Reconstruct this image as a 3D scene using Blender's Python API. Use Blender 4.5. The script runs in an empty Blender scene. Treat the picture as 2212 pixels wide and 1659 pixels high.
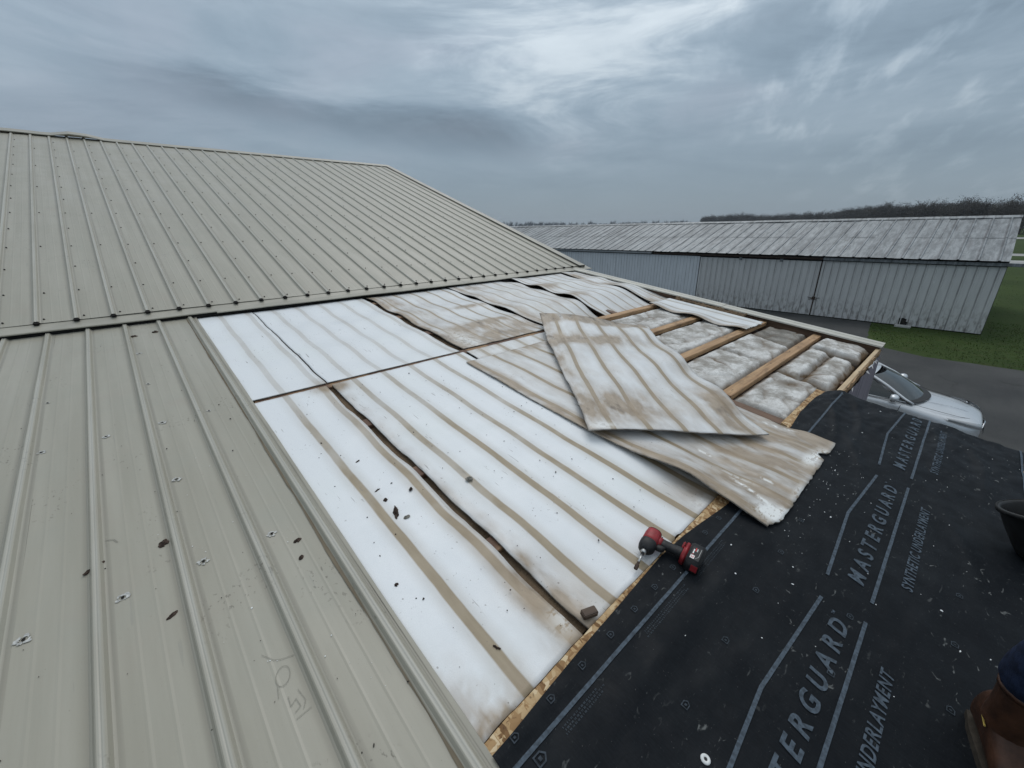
import bpy, bmesh, math, random
import numpy as np
from mathutils import Vector, Matrix, noise as mnoise
random.seed(7); rng = np.random.default_rng(7)
SC = bpy.context.scene; COL = SC.collection; R = math.radians

# ------------------------------------------------------------------ camera
HC = 4.80                                  # eye height above the ground
cam_d = bpy.data.cameras.new('camera'); cam = bpy.data.objects.new('camera', cam_d); COL.objects.link(cam)
cr = Vector((0.73657615, -0.67620471, -0.01423974)); cu = Vector((0.24858134, 0.25107447, 0.93550464)); cd = Vector((0.6290174, 0.69261014, -0.35302734))
cam.matrix_world = Matrix(((cr.x, cu.x, -cd.x, 0), (cr.y, cu.y, -cd.y, 0), (cr.z, cu.z, -cd.z, HC), (0, 0, 0, 1)))
cam_d.sensor_width = 36; cam_d.lens = 36 * 887.125 / 2212; cam_d.clip_start = 0.05; cam_d.clip_end = 6000
SC.camera = cam

# ------------------------------------------------------------------ node helper
class NT:
    def __init__(s, nt): s.nt = nt; s.L = nt.links
    def new(s, t, **k):
        n = s.nt.nodes.new(t)
        for a, b in k.items(): setattr(n, a, b)
        return n
    def put(s, sock, v):
        if isinstance(v, bpy.types.NodeSocket): s.L.new(v, sock)
        elif isinstance(v, (tuple, list)) and len(v) == 3 and sock.type == 'RGBA': sock.default_value = (*v, 1)
        else: sock.default_value = v
    def math(s, op, a, b=0.0, c=0.0, clamp=False):
        n = s.new('ShaderNodeMath', operation=op, use_clamp=clamp)
        for i, v in enumerate((a, b, c)): s.put(n.inputs[i], v)
        return n.outputs[0]
    def vmath(s, op, a, b=(0, 0, 0)):
        n = s.new('ShaderNodeVectorMath', operation=op); s.put(n.inputs[0], a)
        if op == 'SCALE': s.put(n.inputs['Scale'], b)
        else: s.put(n.inputs[1], b)
        return n.outputs[0] if op != 'DOT_PRODUCT' else n.outputs['Value']
    def mapping(s, v, scale=(1, 1, 1), rot=(0, 0, 0), loc=(0, 0, 0)):
        n = s.new('ShaderNodeMapping'); s.put(n.inputs['Vector'], v)
        n.inputs['Scale'].default_value = scale; n.inputs['Rotation'].default_value = rot; n.inputs['Location'].default_value = loc
        return n.outputs[0]
    def noise(s, v, scale, detail=3, rough=.55, dist=0.0):
        n = s.new('ShaderNodeTexNoise'); s.put(n.inputs['Vector'], v)
        n.inputs['Scale'].default_value = scale; n.inputs['Detail'].default_value = detail
        n.inputs['Roughness'].default_value = rough; n.inputs['Distortion'].default_value = dist
        return n.outputs['Fac']
    def voro(s, v, scale, out='Color', rnd=1.0):
        n = s.new('ShaderNodeTexVoronoi'); s.put(n.inputs['Vector'], v); n.inputs['Scale'].default_value = scale
        n.inputs['Randomness'].default_value = rnd
        return n.outputs[out]
    def ss(s, v, a, b, lo=0.0, hi=1.0):      # smoothstep a..b -> lo..hi
        n = s.new('ShaderNodeMapRange', interpolation_type='SMOOTHSTEP'); s.put(n.inputs['Value'], v)
        for k, x in (('From Min', a), ('From Max', b), ('To Min', lo), ('To Max', hi)): n.inputs[k].default_value = x
        return n.outputs[0]
    def ramp(s, f, stops):
        n = s.new('ShaderNodeValToRGB'); s.put(n.inputs[0], f); e = n.color_ramp.elements
        while len(e) < len(stops): e.new(.5)
        for q, (p, c) in zip(e, stops): q.position = p; q.color = (*c, 1)
        return n.outputs[0]
    def mix(s, f, a, b, mode='MIX'):
        n = s.new('ShaderNodeMix', data_type='RGBA', blend_type=mode)
        s.put(n.inputs[0], f); s.put(n.inputs[6], a); s.put(n.inputs[7], b)
        return n.outputs[2]
    def bump(s, h, strength=.3, dist=.01):
        n = s.new('ShaderNodeBump'); s.put(n.inputs['Height'], h); n.inputs['Strength'].default_value = strength; n.inputs['Distance'].default_value = dist
        return n.outputs[0]
    def coord(s, k='Object'): return s.new('ShaderNodeTexCoord').outputs[k]
    def sep(s, v):
        n = s.new('ShaderNodeSeparateXYZ'); s.put(n.inputs[0], v); return n.outputs
    def comb(s, x, y, z):
        n = s.new('ShaderNodeCombineXYZ')
        for i, v in enumerate((x, y, z)): s.put(n.inputs[i], v)
        return n.outputs[0]
    def rnd(s): return s.new('ShaderNodeObjectInfo').outputs['Random']

# ------------------------------------------------------------------ world: overcast sky over a Nishita base
SUN_EL, SUN_AZ = R(56), R(50)              # azimuth clockwise from +Y
W = bpy.data.worlds.new("World"); SC.world = W; W.use_nodes = True
w = NT(W.node_tree); W.node_tree.nodes.clear()
sky = w.new('ShaderNodeTexSky', sky_type='NISHITA'); sky.sun_disc = False; sky.sun_elevation = SUN_EL; sky.sun_rotation = SUN_AZ
dv = w.vmath('NORMALIZE', w.coord('Generated')); dx, dy, dz = w.sep(dv)
zc = w.math('MAXIMUM', dz, 0.0)
den = w.math('ADD', zc, 0.24)
P = w.comb(w.math('DIVIDE', dx, den), w.math('DIVIDE', dy, den), 0.0)
ca, sa = math.cos(R(22)), math.sin(R(22))   # the wind rows of the cloud deck
px_, py_, _ = w.sep(P)
along = w.math('ADD', w.math('MULTIPLY', px_, ca), w.math('MULTIPLY', py_, sa)); across = w.math('SUBTRACT', w.math('MULTIPLY', py_, ca), w.math('MULTIPLY', px_, sa))
def rows(a, b, ox, det, rough, dist): return w.noise(w.comb(w.math('ADD', w.math('MULTIPLY', along, a), ox), w.math('MULTIPLY', across, b), 0.0), 1.0, det, rough, dist)
n1 = w.noise(w.mapping(dv, (1.5, 1.5, 5.0), (0, 0, 0), (3.1, 1.7, 0)), 1.0, 5, .5, .35)
n2 = w.noise(w.mapping(dv, (2.6, 2.6, 13.0), (R(4), R(-5), 0), (7.3, 2.2, 1.0)), 1.0, 9, .63, .5)
n3 = rows(2.3, 6.0, 8.0, 6, .54, .12)
def blob(az, el, c0, c1, wob=.10):         # a broad thicker or thinner patch of the cloud deck
    v = Vector((math.sin(R(az)) * math.cos(R(el)), math.cos(R(az)) * math.cos(R(el)), math.sin(R(el))))
    return w.ss(w.math('ADD', w.vmath('DOT_PRODUCT', dv, tuple(v)), w.math('MULTIPLY', w.math('SUBTRACT', n2, .5), wob)), math.cos(R(c0)), math.cos(R(c1)))
hz = w.ss(dz, .02, .22, .16, 1.0)          # the deck smooths out towards the horizon
n = w.math('ADD', w.math('ADD', w.math('MULTIPLY', n1, .40), w.math('MULTIPLY', n2, .50)), w.math('MULTIPLY', n3, .10))
m = w.math('MULTIPLY', w.math('MULTIPLY', w.math('SUBTRACT', n, .5), 1.6), hz)
m = w.math('ADD', m, w.math('MULTIPLY', blob(50, 29, 22, 3, .12), w.math('ADD', .16, w.math('MULTIPLY', w.ss(n2, .40, .64), .30))))
m = w.math('ADD', m, w.math('MULTIPLY', w.math('MULTIPLY', w.ss(n3, .48, .70), blob(82, 20, 22, 5)), .36))
az = w.math('ARCTAN2', dx, dy); el = w.math('ARCSINE', w.math('MINIMUM', zc, 1.0))
off = w.math('SUBTRACT', el, w.math('SUBTRACT', R(11.6), w.math('MULTIPLY', w.math('SUBTRACT', az, R(24)), .10)))
off = w.math('ADD', off, w.math('MULTIPLY', w.math('SUBTRACT', n2, .5), .10))
band = w.math('MULTIPLY', w.math('MULTIPLY', w.ss(w.math('ABSOLUTE', off), .060, .0), w.ss(az, R(-4), R(14))), w.ss(az, R(50), R(38)))   # one lower, darker roll of cloud
m = w.math('SUBTRACT', m, w.math('MULTIPLY', band, .31))
lum = w.math('MAXIMUM', w.math('ADD', 1.0, m), .35)
cie = w.math('ADD', .335, w.math('MULTIPLY', zc, .56))
col = w.mix(w.ss(m, -.3, .75), (.61, .81, 1.0), (.82, .925, 1.0))
col = w.mix(w.math('MULTIPLY', w.ss(n1, .50, .66), .25), col, (.80, .84, 1.0))
col = w.mix(w.ss(dz, .25, .75, 0, .75), col, (.90, .955, 1.0))
ov = w.mix(1.0, col, w.comb(*([w.math('MULTIPLY', w.math('MULTIPLY', lum, cie), 10.0)] * 3)), 'MULTIPLY')
full = w.mix(.93, sky.outputs[0], ov)
bg = w.new('ShaderNodeBackground'); w.put(bg.inputs['Color'], full); bg.inputs['Strength'].default_value = 0.1
w.L.new(bg.outputs[0], w.new('ShaderNodeOutputWorld').inputs['Surface'])

sun_d = bpy.data.lights.new('sun', 'SUN'); sun_d.energy = 1.0; sun_d.angle = R(40); sun_d.color = (1.0, .97, .93)
sun = bpy.data.objects.new('sun', sun_d); COL.objects.link(sun)
sv = Vector((math.sin(SUN_AZ) * math.cos(SUN_EL), math.cos(SUN_AZ) * math.cos(SUN_EL), math.sin(SUN_EL)))
sun.rotation_euler = sv.to_track_quat('Z', 'Y').to_euler(); sun.location = (0, 0, 60)
vs = SC.view_settings; vs.view_transform = 'Standard'; vs.look = 'None'; vs.exposure = 0.0; vs.gamma = 1.0; vs.use_curve_mapping = False

# ------------------------------------------------------------------ frames and mesh helpers
S1, S2 = 0.129139475, 0.322813932          # pitch of the low roof and of the high roof
ZR = HC - 1.42
VT = 5.10                                  # where the two roofs meet
MLOW = Matrix.Translation((0, 0, ZR)) @ Matrix.Rotation(S1, 4, 'X')
MUP = MLOW @ Matrix.Translation((0, VT, 0)) @ Matrix.Rotation(S2 - S1, 4, 'X')
def Lp(X, V, h=0): return MLOW @ Vector((X, V, h))

def tag(o, label=None, cat=None, group=None, kind=None):
    if label: o['label'] = label
    if cat: o['category'] = cat
    if group: o['group'] = group
    if kind: o['kind'] = kind
    return o
def mesh(name, V, F, mats, mi=None, smooth=False):
    m = bpy.data.meshes.new(name)
    if isinstance(V, np.ndarray): V = V.tolist()
    if isinstance(F, np.ndarray): F = F.tolist()
    m.from_pydata(V, [], F)
    for k in (mats if isinstance(mats, (list, tuple)) else [mats]): m.materials.append(k)
    if mi is not None: m.polygons.foreach_set('material_index', mi)
    if smooth: m.polygons.foreach_set('use_smooth', [True] * len(m.polygons))
    m.update(); return m
def ob(name, me, parent=None, M=None):
    o = bpy.data.objects.new(name, me); COL.objects.link(o)
    if parent is not None: o.parent = parent
    if M is not None:
        if parent is not None: M = WM[parent.name].inverted() @ M
        o.matrix_basis = M
    WM[o.name] = (WM[parent.name] if parent is not None else Matrix()) @ o.matrix_basis
    return o
WM = {}
def empty(name, M):
    o = bpy.data.objects.new(name, None); COL.objects.link(o); o.matrix_basis = M; o.empty_display_size = .1; WM[o.name] = M.copy(); return o
class G:                                   # collects geometry for ONE mesh
    def __init__(s): s.v = []; s.f = []; s.m = []
    def add(s, V, F, mi=0):
        b = len(s.v); s.v += [tuple(p) for p in V]; s.f += [tuple(i + b for i in q) for q in F]; s.m += [mi] * len(F); return s
    def box(s, x0, x1, y0, y1, z0, z1, mi=0):
        V = [(x, y, z) for z in (z0, z1) for y in (y0, y1) for x in (x0, x1)]
        return s.add(V, [(0, 2, 3, 1), (4, 5, 7, 6), (0, 1, 5, 4), (2, 6, 7, 3), (0, 4, 6, 2), (1, 3, 7, 5)], mi)
    def tube(s, pts, rad, n=8, mi=0, cap=True, flat=1.0):
        pts = [Vector(p) for p in pts]; rad = rad if isinstance(rad, (list, tuple)) else [rad] * len(pts)
        V = []; F = []; up = None
        for i, p in enumerate(pts):
            t = (pts[min(i + 1, len(pts) - 1)] - pts[max(i - 1, 0)]).normalized()
            if up is None: up = t.orthogonal().normalized()
            a = (up - t * up.dot(t)).normalized(); up = a; b = t.cross(a)
            for k in range(n):
                q = 2 * math.pi * k / n; V.append(p + (a * math.cos(q) + b * math.sin(q) * flat) * rad[i])
        for i in range(len(pts) - 1):
            for k in range(n): F.append((i * n + k, i * n + (k + 1) % n, (i + 1) * n + (k + 1) % n, (i + 1) * n + k))
        if cap: F += [tuple(range(n - 1, -1, -1)), tuple((len(pts) - 1) * n + k for k in range(n))]
        return s.add(V, F, mi)
    def prism(s, poly, z0, z1, mi=0):
        n = len(poly); V = [(x, y, z0) for x, y in poly] + [(x, y, z1) for x, y in poly]
        return s.add(V, [tuple(range(n - 1, -1, -1)), tuple(range(n, 2 * n))] + [(i, (i + 1) % n, n + (i + 1) % n, n + i) for i in range(n)], mi)
    def lathe(s, prof, n=24, M=None, mi=0):
        M = M or Matrix(); V = []; F = []
        for r, z in prof:
            for k in range(n): V.append(M @ Vector((r * math.cos(2 * math.pi * k / n), r * math.sin(2 * math.pi * k / n), z)))
        for i in range(len(prof) - 1):
            for k in range(n): F.append((i * n + k, i * n + (k + 1) % n, (i + 1) * n + (k + 1) % n, (i + 1) * n + k))
        return s.add(V, F, mi)
    def build(s, name, mats, parent=None, M=None, smooth=False, bevel=0, seg=2):
        if bevel:
            bm = bmesh.new(); me = mesh(name, s.v, s.f, mats, s.m); bm.from_mesh(me)
            bmesh.ops.bevel(bm, geom=list(bm.edges), offset=bevel, segments=seg, affect='EDGES', clamp_overlap=True); bm.to_mesh(me); bm.free()
            if smooth: me.polygons.foreach_set('use_smooth', [True] * len(me.polygons))
        else: me = mesh(name, s.v, s.f, mats, s.m, smooth)
        return ob(name, me, parent, M)
def grid_faces(nu, nv):
    i = np.arange(nu - 1)[:, None]; j = np.arange(nv - 1)[None, :]; a = (i * nv + j)
    return np.stack([a, a + nv, a + nv + 1, a + 1], -1).reshape(-1, 4)
def fn(x, y, z=0.0, o=3): return mnoise.fractal((x, y, z), 1.0, 2.0, o)      # about -1..1
def sst(a, b, x):
    t = min(1, max(0, (x - a) / (b - a))) if a != b else 0; return t * t * (3 - 2 * t)

# ------------------------------------------------------------------ materials
def mat(name, rough=.6, spec=.4, metal=0.0):
    m = bpy.data.materials.new(name); m.use_nodes = True; n = NT(m.node_tree); b = m.node_tree.nodes['Principled BSDF']
    b.inputs['Roughness'].default_value = rough; b.inputs['Metallic'].default_value = metal; b.inputs['Specular IOR Level'].default_value = spec
    return m, n, b
def simple(name, c, rough=.6, spec=.4, metal=0.0, var=.12, sc=8.0, bump=0.0, bsc=60.0):
    m, n, b = mat(name, rough, spec, metal); co = n.coord()
    k = n.ss(n.noise(co, sc, 4), .3, .7, 1 - var, 1 + var)
    n.put(b.inputs['Base Color'], n.mix(1.0, c, n.comb(k, k, k), 'MULTIPLY'))
    if bump: n.put(b.inputs['Normal'], n.bump(n.noise(co, bsc, 3), bump, .004))
    return m
def m_tan():
    m, n, b = mat('painted_tan_metal', .42, .42); co = n.coord()
    streak = n.noise(n.mapping(co, (9, .55, 1)), 1.0, 5, .6)
    blot = n.noise(co, 1.7, 4, .6)
    c = n.mix(n.ss(streak, .3, .72), (.308, .291, .236), (.360, .342, .283))
    c = n.mix(n.ss(blot, .42, .75, 0, .40), c, (.300, .305, .262))
    c = n.mix(n.ss(n.noise(n.mapping(co, (1, 1, 1), loc=(5, 2, 0)), 3.3, 3), .52, .78, 0, .35), c, (.335, .295, .245))
    patch = n.ss(n.noise(n.mapping(co, (1, 1, 1), loc=(1.3, 4.1, 0)), 2.6, 3), .55, .68)
    sp = n.math('MULTIPLY', n.ss(n.noise(n.mapping(co, (1.0, .62, 1), (0, 0, .5)), 62, 2, .6), .60, .67), patch)
    c = n.mix(n.math('MULTIPLY', sp, .62), c, (.115, .105, .085))
    sp2 = n.ss(n.noise(co, 150, 2), .70, .76)
    c = n.mix(n.math('MULTIPLY', sp2, .35), c, (.14, .13, .11))
    scr = n.ss(n.noise(n.mapping(co, (30, 2.0, 1), (0, 0, .12)), 1.5, 2), .70, .74, 0, .22)
    c = n.mix(scr, c, (.2, .2, .185))
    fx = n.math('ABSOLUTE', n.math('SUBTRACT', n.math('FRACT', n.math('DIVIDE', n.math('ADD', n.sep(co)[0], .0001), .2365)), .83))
    foot = n.math('MULTIPLY', n.ss(fx, .20, .125), n.ss(fx, .085, .115)); c = n.mix(n.math('MULTIPLY', foot, n.ss(streak, .3, .65, .22, .55)), c, (.175, .165, .135))  # grime at the rib feet, darkened further to paint in rib contrast
    c = n.mix(n.math('MULTIPLY', n.ss(fx, .045, .02), n.ss(streak, .35, .6, .15, .6)), c, (.43, .425, .385))  # rib-top highlight painted into the sheet colour
    n.put(b.inputs['Base Color'], c)
    n.put(b.inputs['Roughness'], n.ss(blot, .3, .7, .32, .46))
    n.put(b.inputs['Normal'], n.bump(n.noise(n.mapping(co, (2.2, .7, 1)), 1.6, 2), .22, .02))
    return m
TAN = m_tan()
TRIM = simple('tan_trim_metal', (.335, .318, .264), .42, .4, var=.10, sc=3)
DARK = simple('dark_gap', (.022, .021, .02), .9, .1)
RUST = simple('rusted_steel', (.07, .05, .04), .7, .3, .3, var=.4, sc=30)
def m_foam():
    m, n, b = mat('foam_board_skin', .50, .30)
    uv = n.new('ShaderNodeUVMap'); uv.uv_map = 'UVMap'; uvo = uv.outputs[0]; u, v, _ = n.sep(uvo)
    at = n.new('ShaderNodeAttribute', attribute_name='marks'); a = n.new('ShaderNodeSeparateColor'); n.L.new(at.outputs['Color'], a.inputs[0])
    aS, aB, aC = a.outputs[0], a.outputs[1], a.outputs[2]
    wob = n.math('MULTIPLY', n.math('SUBTRACT', n.noise(n.mapping(uvo, (1, 1, 1)), 2.2, 3), .5), .020)
    t = n.math('FRACT', n.math('ADD', n.math('DIVIDE', n.math('ADD', u, wob), .2365), 10.0))
    dd = n.math('DIVIDE', n.math('MULTIPLY', n.math('ABSOLUTE', n.math('SUBTRACT', t, .5)), .2365), n.math('MAXIMUM', at.outputs['Alpha'], .2))
    core = n.ss(dd, .0255, .0155); halo = n.ss(dd, .085, .012)
    var = n.ss(n.noise(n.mapping(uvo, (2.0, 1.4, 1)), 1.6, 4), .28, .7, .72, 1.08)
    st = n.math('MULTIPLY', n.math('MULTIPLY', n.math('ADD', n.math('MULTIPLY', core, .84), n.math('MULTIPLY', halo, .34)), aS), var, clamp=True)
    grain = n.noise(uvo, 330, 2, .7)
    c = n.mix(n.ss(grain, .25, .75), (.665, .695, .715), (.785, .805, .82))
    c = n.mix(n.ss(n.noise(uvo, 1.5, 4), .45, .75, 0, .35), c, (.72, .76, .735))
    c = n.mix(st, c, n.mix(n.noise(n.mapping(uvo, (20, 3, 1)), 2.0, 4), (.235, .185, .120), (.365, .305, .215)))
    bn = n.noise(n.mapping(uvo, (2.8, 1.1, 1)), 3.0, 5, .58)
    br = n.math('MULTIPLY', aB, n.ss(bn, .24, .70, .35, 1.35), clamp=True)
    c = n.mix(n.math('MULTIPLY', br, .93), c, n.mix(n.ss(n.noise(n.mapping(uvo, (9, 3, 1)), 1.6, 6, .62), .25, .75), (.230, .172, .112), (.390, .312, .228)))
    blk = n.math('MULTIPLY', n.math('SUBTRACT', aB, .92), n.ss(n.noise(n.mapping(uvo, (1, .6, 1)), 9, 5, .7), .50, .66, 0, 2.0), clamp=True)
    c = n.mix(n.math('MULTIPLY', blk, .75), c, (.075, .056, .042))
    scr = n.math('MULTIPLY', n.ss(n.noise(n.mapping(uvo, (75, 6, 1), (0, 0, .10)), 1.0, 2), .665, .70), n.ss(n.noise(uvo, 3.1, 2), .52, .60))
    c = n.mix(n.math('MULTIPLY', scr, .62), c, (.20, .19, .18))
    sp = n.math('MULTIPLY', n.ss(n.noise(uvo, 58, 2), .665, .71), n.ss(n.noise(uvo, 5, 2), .48, .66))
    c = n.mix(n.math('MULTIPLY', sp, .80), c, (.17, .15, .13))
    ch = n.math('MULTIPLY', aC, n.ss(n.noise(n.mapping(uvo, (1, 1.6, 1)), 17, 6, .7), .40, .50), clamp=True)
    c = n.mix(ch, c, (.80, .81, .79))
    n.put(b.inputs['Base Color'], c)
    h = n.math('ADD', n.math('MULTIPLY', grain, .3), n.math('MULTIPLY', n.noise(uvo, 26, 3), .7))
    h = n.math('SUBTRACT', h, n.math('MULTIPLY', core, .5))
    n.put(b.inputs['Normal'], n.bump(h, .30, .004))
    n.put(b.inputs['Roughness'], n.ss(n.noise(uvo, 6, 3), .3, .7, .30, .50))
    return m
FOAM = m_foam()
FOAM_EDGE = simple('foam_board_edge', (.24, .215, .19), .8, .2, var=.5, sc=25)
def m_wood(name, c0, c1, dark=.35, axis=0, covered=False):
    m, n, b = mat(name, .65, .3); co = n.coord(); sc = (1.2, 22, 22) if axis == 0 else (22, 1.2, 22)
    g = n.noise(n.mapping(co, sc), 1.6, 6, .62, .5)
    c = n.mix(n.ss(g, .28, .72), c0, c1)
    c = n.mix(n.ss(n.noise(n.mapping(co, (1.6, 3, 3) if axis == 0 else (3, 1.6, 3)), 2.2, 5, .65), .47, .72, 0, dark), c, (.07, .045, .028))
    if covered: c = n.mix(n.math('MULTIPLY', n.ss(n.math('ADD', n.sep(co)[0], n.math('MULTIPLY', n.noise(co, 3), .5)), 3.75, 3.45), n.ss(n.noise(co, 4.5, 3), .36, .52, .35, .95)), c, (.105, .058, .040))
    kn = n.voro(n.mapping(co, (5, 20, 20) if axis == 0 else (20, 5, 20)), 1.0, 'Distance')
    c = n.mix(n.ss(kn, .17, .06, 0, .75), c, (.05, .03, .018))
    n.put(b.inputs['Base Color'], c); n.put(b.inputs['Normal'], n.bump(g, .3, .004)); return m
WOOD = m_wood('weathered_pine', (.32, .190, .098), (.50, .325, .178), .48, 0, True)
WOODP = m_wood('pale_pine', (.45, .33, .20), (.62, .48, .31), .18)
WOODD = m_wood('dark_stained_wood', (.085, .052, .036), (.19, .115, .075), .5, 1)
def m_osb():
    m, n, b = mat('strand_board', .75, .25); co = n.coord()
    wv = n.vmath('ADD', co, n.vmath('SCALE', n.comb(n.noise(co, 14), n.noise(n.mapping(co, loc=(4, 1, 0)), 14), 0.0), .035))
    a = n.new('ShaderNodeSeparateColor'); n.L.new(n.voro(n.mapping(wv, (28, 62, 10), (0, 0, .6)), 1.0), a.inputs[0])
    b2 = n.new('ShaderNodeSeparateColor'); n.L.new(n.voro(n.mapping(wv, (70, 24, 10), (0, 0, -.3)), 1.0), b2.inputs[0])
    sel = n.ss(n.noise(co, 30, 2), .46, .54); f = n.mix(sel, n.comb(a.outputs[0], 0, 0), n.comb(b2.outputs[0], 0, 0)); f = n.sep(f)[0]
    c = n.ramp(f, [(0, (.16, .085, .035)), (.2, (.27, .155, .070)), (.55, (.40, .255, .125)), (.9, (.54, .395, .225)), (1, (.64, .51, .33))])
    c = n.mix(n.ss(n.noise(co, 55, 4), .60, .72, 0, .7), c, (.09, .05, .025))
    n.put(b.inputs['Base Color'], c); n.put(b.inputs['Normal'], n.bump(f, .5, .004)); return m
OSB = m_osb()
def m_under():
    m, n, b = mat('black_underlayment', .62, .11); co = n.coord()
    wv = n.noise(n.mapping(co, (260, 30, 1)), 1.0, 2)
    c = n.mix(n.ss(wv, .3, .7), (.0046, .0062, .0084), (.0074, .0096, .0126))
    dust = n.ss(n.noise(n.mapping(co, (1, 1, 1), (0, 0, .4)), 2.4, 5, .65), .42, .78, 0, .5)
    c = n.mix(dust, c, (.018, .021, .024))
    zone = n.ss(n.noise(n.mapping(co, loc=(2, 5, 0)), 2.0, 3), .40, .62)
    sm = n.math('MULTIPLY', n.ss(n.noise(n.mapping(co, (1.0, 1.9, 1), (0, 0, -.5)), 23, 3, .55, .8), .640, .74), zone)
    c = n.mix(n.math('MULTIPLY', sm, .8), c, (.19, .20, .195))
    sm2 = n.math('MULTIPLY', n.ss(n.noise(n.mapping(co, (1.0, 3.5, 1), (0, 0, .9)), 48, 3, .6, .5), .655, .76), n.ss(n.noise(co, 3.3, 2), .38, .6))
    c = n.mix(n.math('MULTIPLY', sm2, .35), c, (.10, .108, .11))
    sp = n.ss(n.noise(co, 210, 1), .775, .80)
    c = n.mix(n.math('MULTIPLY', sp, .30), c, (.3, .3, .29))
    n.put(b.inputs['Base Color'], c)
    h = n.math('ADD', n.math('MULTIPLY', wv, .12), n.noise(n.mapping(co, (7, 20, 1), (0, 0, .25)), 1.3, 5, .6, .8))
    n.put(b.inputs['Normal'], n.bump(h, .30, .005))
    n.put(b.inputs['Roughness'], n.ss(n.noise(co, 9, 4), .3, .7, .50, .68)); return m
UNDER = m_under()
PRINT = simple('grey_blue_print', (.062, .082, .104), .65, .2, var=.35, sc=70)
def m_batt(name, c0, c1, c2, k=.6):
    m, n, b = mat(name, .95, .05); co = n.coord()
    at = n.new('ShaderNodeAttribute', attribute_name='marks'); a = n.new('ShaderNodeSeparateColor'); n.L.new(at.outputs['Color'], a.inputs[0])
    g = n.math('ADD', n.math('MULTIPLY', n.noise(n.mapping(co, (1, 2.2, 1), (0, 0, .3)), 9, 7, .72, .6), .6), n.math('MULTIPLY', n.noise(n.mapping(co, (1, 3.6, 1), (0, 0, .5)), 34, 5, .75, 1.2), .4))
    c = n.mix(n.ss(g, .3, .7), c0, c1)
    d = n.noise(n.mapping(co, loc=(1, 7, 0)), 2.6, 6, .68)
    c = n.mix(n.ss(d, .44, .60, 0, k), c, c2)
    c = n.mix(n.math('MULTIPLY', a.outputs[1], n.ss(g, .2, .6, .5, 1.1), clamp=True), c, (.16, .115, .075))
    c = n.mix(n.ss(n.noise(co, 45, 3), .70, .76, 0, .7), c, (.09, .075, .06))
    n.put(b.inputs['Base Color'], c)
    h = n.math('ADD', n.noise(n.mapping(co, (1, 2.6, 1), (0, 0, .25)), 26, 6, .75, 1.0), n.math('MULTIPLY', n.noise(co, 160, 3, .7), .35))
    n.put(b.inputs['Normal'], n.bump(h, .8, .010)); return m
BATT = m_batt('white_fibreglass', (.50, .49, .465), (.84, .84, .825), (.22, .195, .16), .72)
BATTG = m_batt('sooty_fibreglass', (.20, .19, .17), (.38, .365, .335), (.13, .12, .105), .7)
PINK = m_batt('pink_fibreglass', (.36, .21, .165), (.52, .33, .27), (.18, .10, .08), .6)
FACING = m_batt('stained_brown_facing', (.17, .100, .078), (.30, .190, .150), (.06, .036, .027), .8)
WALLM = simple('weathered_purple_board', (.17, .155, .17), .8, .25, var=.35, sc=5, bump=.3)

# ------------------------------------------------------------------ ground
def m_grass():
    m, n, b = mat('grass_turf', .9, .1); co = n.coord()
    c = n.mix(n.ss(n.noise(co, .22, 5), .3, .7), (.029, .050, .012), (.048, .076, .020))
    c = n.mix(n.ss(n.noise(co, 2.2, 5, .7), .45, .75, 0, .6), c, (.060, .058, .024))
    c = n.mix(n.ss(n.noise(co, 14, 3), .35, .7, 0, .35), c, (.020, .036, .009))
    n.put(b.inputs['Base Color'], c); n.put(b.inputs['Normal'], n.bump(n.noise(co, 9, 5), .8, .06)); return m
def m_asph():
    m, n, b = mat('asphalt', .85, .25); co = n.coord()
    c = n.mix(n.ss(n.noise(co, .5, 5), .3, .7), (.034, .036, .037), (.060, .061, .060))
    c = n.mix(n.ss(n.noise(n.mapping(co, (.25, 2.0, 1)), 1.2, 4), .5, .75, 0, .5), c, (.030, .031, .033))
    c = n.mix(n.ss(n.noise(co, 60, 2), .5, .75, 0, .4), c, (.11, .11, .105))
    vd = n.new('ShaderNodeTexVoronoi', feature='DISTANCE_TO_EDGE'); n.put(vd.inputs['Vector'], n.vmath('ADD', co, n.vmath('SCALE', n.comb(n.noise(co, .8), n.noise(n.mapping(co, loc=(3, 3, 3)), .8), 0.0), 2.0))); vd.inputs['Scale'].default_value = .22
    c = n.mix(n.math('MULTIPLY', n.ss(vd.outputs['Distance'], .008, .002, 0, .5), n.ss(n.noise(co, .3, 2), .5, .6)), c, (.022, .022, .020))
    n.put(b.inputs['Base Color'], c); n.put(b.inputs['Normal'], n.bump(n.noise(co, 90, 3), .4, .01)); return m
GRASS, ASPH = m_grass(), m_asph()
CONC = simple('pale_concrete', (.33, .33, .32), .85, .2, var=.2, sc=.3)
tag(G().add([(-2500, -2500, 0), (2500, -2500, 0), (2500, 2500, 0), (-2500, 2500, 0)], [(0, 1, 2, 3)]).build('ground', GRASS), kind='structure')
def wavy(a, b, n, amp, s):
    return [(a[0] + (b[0] - a[0]) * i / n + fn(s, i * .9) * amp, a[1] + (b[1] - a[1]) * i / n + fn(i * .9, s) * amp) for i in range(n + 1)]
edge = wavy((21.8, -60), (21.85, -2), 40, .10, 1.3) + wavy((21.85, -1.4), (21.75, .5), 6, .06, 7.7) + [(22.3, 1.7), (23.2, 2.25)] + wavy((23.8, 2.5), (25.5, 2.7), 6, .08, 3.3) + [(26.9, 2.85), (27.9, 2.95), (27.9, 70), (-30, 70), (-30, -60)]
tag(G().add([(x, y, .004) for x, y in edge], [tuple(range(len(edge)))]).build('asphalt_drive', ASPH), kind='structure')
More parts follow.
